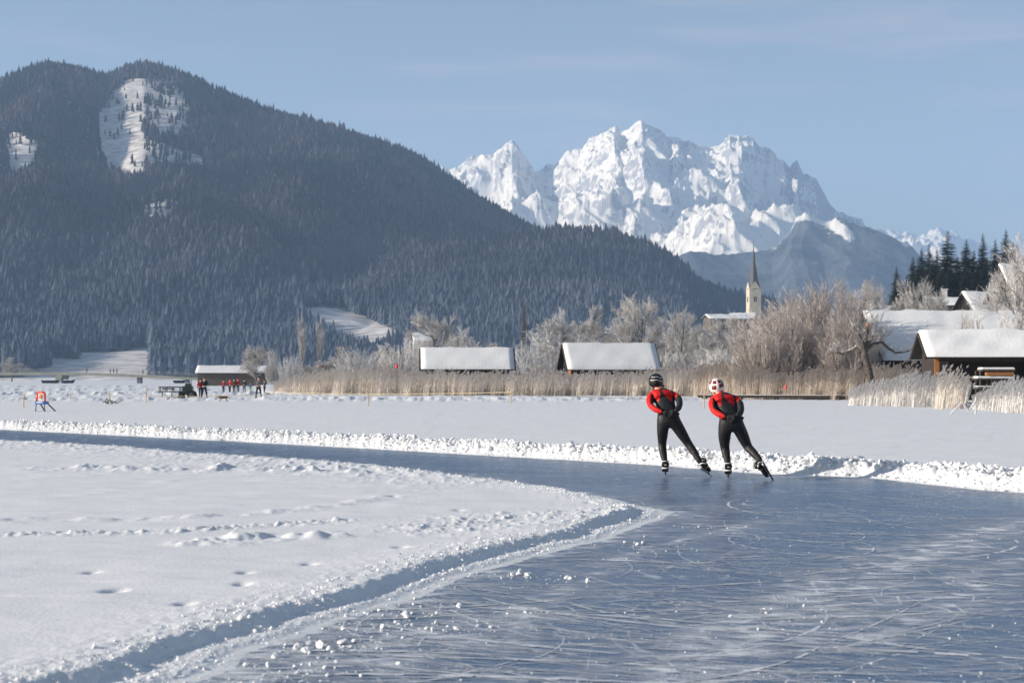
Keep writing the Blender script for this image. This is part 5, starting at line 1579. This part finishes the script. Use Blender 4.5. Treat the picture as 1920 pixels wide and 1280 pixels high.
# dog
def dog():
    g = gp(417, 753, .1); root = empty('dog', g, R(8)); root.scale = (.68, .68, .68)
    M_tan = mat('tan_fur', (.42, .26, .13), .9, col2=(.60, .45, .30), scale=9); M_dk = mat('dark_brown_fur', (.09, .05, .03), .9, col2=(.18, .10, .05), scale=9)
    b = chainmesh('body', [[(-.05, 0, .42, .135, .15), (.16, 0, .41, .105, .12), (.36, 0, .43, .115, .13), (.48, 0, .44, .05), (.60, 0, .34, .03), (.68, 0, .24, .018)],
                       [(-.05, 0, .42, .135, .15), (-.22, 0, .44, .13, .14), (-.36, 0, .50, .08), (-.46, 0, .46, .075), (-.55, 0, .40, .045), (-.62, 0, .37, .03)],
                       [(-.22, 0, .44, .13, .14), (-.24, .09, .32, .05), (-.22, .09, .18, .035), (-.24, .09, .05, .030), (-.29, .09, .025, .028)],
                       [(-.22, 0, .44, .13, .14), (-.20, -.09, .32, .05), (-.17, -.09, .18, .035), (-.18, -.09, .05, .030), (-.23, -.09, .025, .028)],
                       [(.36, 0, .43, .115, .13), (.36, .09, .32, .065), (.30, .09, .22, .040), (.40, .09, .12, .026), (.37, .09, .03, .026), (.33, .09, .02, .024)],
                       [(.36, 0, .43, .115, .13), (.40, -.09, .32, .065), (.35, -.09, .22, .040), (.46, -.09, .12, .026), (.43, -.09, .03, .026), (.39, -.09, .02, .024)]],
              [M_dk, M_tan], 2, root, lambda p: 1 if (p.x < -.33 or p.z < .30) else 0)
    for s_ in (-1, 1):
        V, F = ico(2); link('ear', mesh_np('ear', V * np.array([.03, .015, .06]) + np.array([-.42, s_ * .075, .48]), F, [M_dk], smooth=True), root)
    tag(root, 'brown dog with a pale front sniffing the snow in front of the group', 'dog')
dog()

# ------------------------------------------------------------------ small things on the ice
def skating_chair():
    g = gp(79, 772, .08); root = empty('skating_aid', g, R(-14))
    mr, mbl, mo = mat('red_plastic', (.75, .05, .02), .35), mat('blue_plastic', (.04, .17, .60), .35), mat('white_sticker', (.8, .8, .82), .4)
    m = MB(); fr_ = []
    m.tube([(-.21, -.12, .40), (-.19, -.10, .80), (-.13, -.10, .86), (.13, -.10, .86), (.19, -.10, .80), (.21, -.12, .40)], .045, 10); m.build('back_frame', mr, root, smooth=True)
    m = MB(); m.box((0, -.11, .64), (.22, .03, .34)); m.build('back_panel', mo, root, bevel=.01)
    m = MB(); m.box((0, -.155, .68), (.10, .02, .20), ry=.3); m.build('picture', mat('orange_print', (.80, .25, .05), .5), root)
    m = MB(); m.box((0, -.02, .40), (.50, .36, .13)); m.build('seat', mbl, root, bevel=.03)
    m = MB(); m.box((0, -.22, .42), (.30, .02, .05)); m.build('front_label', mo, root)
    for x_, x1, m_ in ((-.20, -.22, CL['grey']), (.20, .22, CL['grey'])):
        m = MB(); m.tube([(x_, -.15, .36), (x1, -.17, .02)], .022, 8); m.build('leg', m_, root)
    for x_, x1 in ((-.16, -.10), (.20, .42)):
        m = MB(); m.tube([(x_, .12, .36), (x1, .42, .02)], .030, 8); m.build('runner_leg', M_gloss, root)
    m = MB(); m.tube([(-.22, -.25, .02), (-.10, .5, .02)], .016, 6); m.build('runner', M_steel, root)
    m = MB(); m.tube([(.22, -.25, .02), (.42, .5, .02)], .016, 6); m.build('runner', M_steel, root)
    tag(root, 'red and blue plastic skating aid chair with dark legs on the snow at the left', 'skating aid')
skating_chair()

def machine():
    g = gp(352, 748, .1); root = empty('tractor', g, R(4)); root.scale = (.84, .84, .84)
    md = mat('dark_green_metal', (.035, .055, .05), .5, var=.3); mt = mat('tyre_rubber', (.015, .015, .015), .8)
    s_ = 1.0
    m = MB(); m.box((0, 0, .80), (.82, 1.0, .55)); m.box((.05, 0, 1.15), (.55, .8, .28), taper=.8); m.build('hood', md, root, bevel=.04)
    m = MB(); m.box((-.1, 0, .48), (1.2, .7, .22)); m.build('chassis', M_gloss, root, bevel=.02)
    for x_, y_, r_ in ((.35, -.5, .36), (.35, .5, .36), (-.5, -.45, .24), (-.5, .45, .24)):
        m = MB(); m.tube([(x_, y_ - .1, r_), (x_, y_ + .1, r_)], r_, 18); w_ = m.build('wheel', mt, root)
        m = MB(); m.tube([(x_, y_ - .12, r_), (x_, y_ + .12, r_)], r_ * .5, 12); m.build('rim', CL['grey'], w_)
    m = MB(); m.tube([(.28, 0, 1.2), (.30, 0, 1.62)], .03, 8); m.build('exhaust', M_gloss, root)
    m = MB(); m.tube([(-.1, 0, 1.1), (-.22, 0, 1.38)], .02, 6); m.tube([(-.22, -.18, 1.38), (-.22, .18, 1.38)], .02, 6); m.build('steering_bar', M_gloss, root)
    m = MB()
    for y_ in (-.45, .45):
        m.tube([(-.45, y_, 1.0), (-2.3, y_, 1.0)], .05, 6); m.tube([(-.45, y_, .62), (-2.3, y_, .62)], .05, 6)
        for x_ in (-2.3, -1.75, -1.2, -.6): m.tube([(x_, y_, 1.0), (x_, y_, .62)], .04, 6)
    for x_ in (-2.3, -1.2): m.tube([(x_, -.45, 1.0), (x_, .45, 1.0)], .04, 6)
    for x_ in (-2.1, -1.3): m.tube([(x_, 0, .6), (x_, 0, 0)], .04, 6)
    m.build('cargo_frame', md, root)
    m = MB(); m.box((-1.6, 0, .86), (.9, .7, .12)); m.build('platform', CL['grey'], root)
    tag(root, 'small dark green tractor with black tyres and a long flat frame on the snow', 'tractor')
machine()
def debris(px, py, s_, label):
    g = gp(px, py, .1); root = empty('brushwood_bundle', g)
    m = MB(); rr = random.Random(int(px))
    P0 = []; P1 = []
    for _ in range(16):
        a = Vector((rr.uniform(-.5, .5), rr.uniform(-.2, .2), rr.uniform(0, .12))) * s_
        m.tube([a, a + Vector((rr.uniform(-.5, .5), rr.uniform(-.3, .3), rr.uniform(.05, .35))) * s_], .018, 4)
    m.build('branches', M_bark, root)
    V, F = blobs(np.array([[0, 0, .05], [.3, .05, .06], [-.3, 0, .05]]) * s_, np.array([.16, .14, .12]) * s_, 2)
    link('snow_cover', mesh_np('snow_cover', V, F, [M_chunk]), root)
    tag(root, label, 'brushwood', 'dark heaps on the far ice')
debris(322, 750, 1.0, 'low bundle of dark sticks in the snow left of the small tractor')
debris(207, 757, .8, 'small dark heap capped with a white snow lump, right of the skating aid')
def sled(px, py, label, L=6.0):
    d = 470.; g = Vector(((px - CX) / FPX * d, d, .1)); root = empty('boat', g)
    m = MB()
    V_ = [(-L / 2, -.7, .9), (L / 2 - .8, -.8, .9), (L / 2, 0, 1.0), (L / 2 - .8, .8, .9), (-L / 2, .7, .9), (-L / 2 + .3, -.45, .1), (L / 2 - 1.2, -.5, .1), (L / 2 - .6, 0, .1), (L / 2 - 1.2, .5, .1), (-L / 2 + .3, .45, .1)]
    m.add(V_, [(i, (i + 1) % 5, 5 + (i + 1) % 5, 5 + i)[::-1] for i in range(5)] + [(0, 1, 2, 3, 4), (9, 8, 7, 6, 5)]); m.build('hull', CL['navy'], root)
    m = MB(); m.box((-.3, 0, 1.0), (L * .75, 1.2, .22), taper=.9); m.build('snow_cover', M_roofsnow, root)
    tag(root, label, 'boat', 'laid up boats by the footbridge')
sled(95, 718, 'low dark boat laid up on the far ice left of the left bridge pier', 5)
sled(130, 718, 'short dark boat against the foot of the left bridge pier', 3.4)
sled(337, 716, 'small boat with white snow cover between the bridge end and the far boathouse', 3.6)

# stakes and the line strung between them
ST = [(44, 766, 738, 'leaning wooden stake left of the skating aid'), (205, 756, 733, 'thin stake behind the small heap with the white lump'), (274, 757, 728, 'tall thin stake left of the small tractor'),
      (691, 772, 738, 'short pale wooden stake standing alone in front of the tan reeds'), (958, 780, 731, 'stake carrying the line in front of the left boathouse'),
      (1320, 775, 738, 'pale wooden stake between the two skaters'), (132, 751, 737, 'low stake in the ploughed snow right of the skating aid')]
tops = {}
for px_, base_, top_, lab in ST:
    by = {44: 766, 205: 756, 274: 756, 691: 762, 958: 757, 1320: 766, 132: 751}[px_]
    g = gp(px_, by, .08); hh = (by - top_) / FPX * g.y
    root = empty('stake', g)
    m = MB(); m.tube([(0, 0, -.05), (random.uniform(-.03, .03), 0, hh)], [.035, .028], 6); m.build('post', M_lightwood, root)
    if hh > .6: m = MB(); m.box((0, -.04, hh * .72), (.13, .02, .05)); m.build('cleat', M_lightwood, root)
    tag(root, lab, 'stake', 'stakes marking the course'); tops[px_] = (g + Vector((0, 0, hh)), hh)
def rope(a, b, sag, label):
    a, b = Vector(a), Vector(b); n_ = 24
    pts = [a.lerp(b, i / n_) - Vector((0, 0, sag * 4 * (i / n_) * (1 - i / n_))) for i in range(n_ + 1)]
    m = MB(); m.tube(pts, .016, 5); o = m.build('marker_line', mat('pale_rope', (.62, .50, .30), .8)); tag(o, label, 'rope', 'ropes between the stakes')
rope(tops[958][0] - Vector((0, 0, .12)), at(1275, 748, 104), .10, 'pale line running from the stake by the left boathouse to behind the left skater')
rope(at(500, 735, 125), tops[958][0] - Vector((0, 0, .12)), .12, 'pale line running in front of the long reed bed up to its stake')
rope(tops[274][0] - Vector((0, 0, .45)), at(520, 739, 100), .05, 'pale line running past the small tractor and the people')
# orange red marker posts in the reeds
for px_, top_, by, d_, lab in ((1473, 722, 736, 116, 'small red marker in the brown reeds right of the white helmet'), (744, 683, 694, 137, 'red buoy like ball above the reeds left of the black gable')):
    g = at(px_, by, d_); root = empty('marker', Vector((g.x, g.y, .3)))
    hh = H + (HY - top_) / FPX * d_ - .3
    m = MB(); m.tube([(0, 0, 0), (0, 0, hh - .2)], .03, 6); m.build('pole', M_graywood, root)
    V, F = ico(2); link('red_head', mesh_np('red_head', V * np.array([.14, .14, .19]) + np.array([0, 0, hh - .15]), F, [mat('marker_red', (.70, .06, .07), .5)], smooth=True), root)
    tag(root, lab, 'marker')
# white poles in front of the boat rack
for i, (p0, p1, lab) in enumerate([((1778, 781, .02), (1804, 753, 0), 'white frosted pole leaning to the right, leftmost by the boat rack'), ((1829, 782, 0), (1830, 744, 0), 'upright white frosted pole in front of the boat rack'),
                                   ((1804, 753, 0), (1816, 770, 0), 'short white pole slanting down to the right between the two longer ones'), ((1818, 768, 0), (1830, 750, 0), 'short white pole slanting up to the upright pole')]):
    d_ = 69.; a = at(p0[0], p0[1], d_); b = at(p1[0], p1[1], d_)
    root = empty('pole', a)
    m = MB(); m.tube([(0, 0, 0), b - a], [.038, .030], 7); m.build('shaft', M_frostw, root)
    tag(root, lab, 'pole', 'white poles by the boat rack')

# ------------------------------------------------------------------ haze
def build_haze():
    m = bpy.data.materials.new('haze'); m.use_nodes = True
    nt = m.node_tree; nt.nodes.clear()
    out = nt.nodes.new('ShaderNodeOutputMaterial'); v = nt.nodes.new('ShaderNodeVolumePrincipled')
    v.inputs['Color'].default_value = (.47, .665, .95, 1)
    v.inputs['Density'].default_value = HAZE
    v.inputs['Anisotropy'].default_value = .0
    nt.links.new(v.outputs[0], out.inputs['Volume'])
    mb = MB(); mb.box((0, 6000, 800), (9000, 13000, 1602))
    tag(mb.build('haze', m), kind='stuff')
HAZE = 1.15e-4
build_haze()
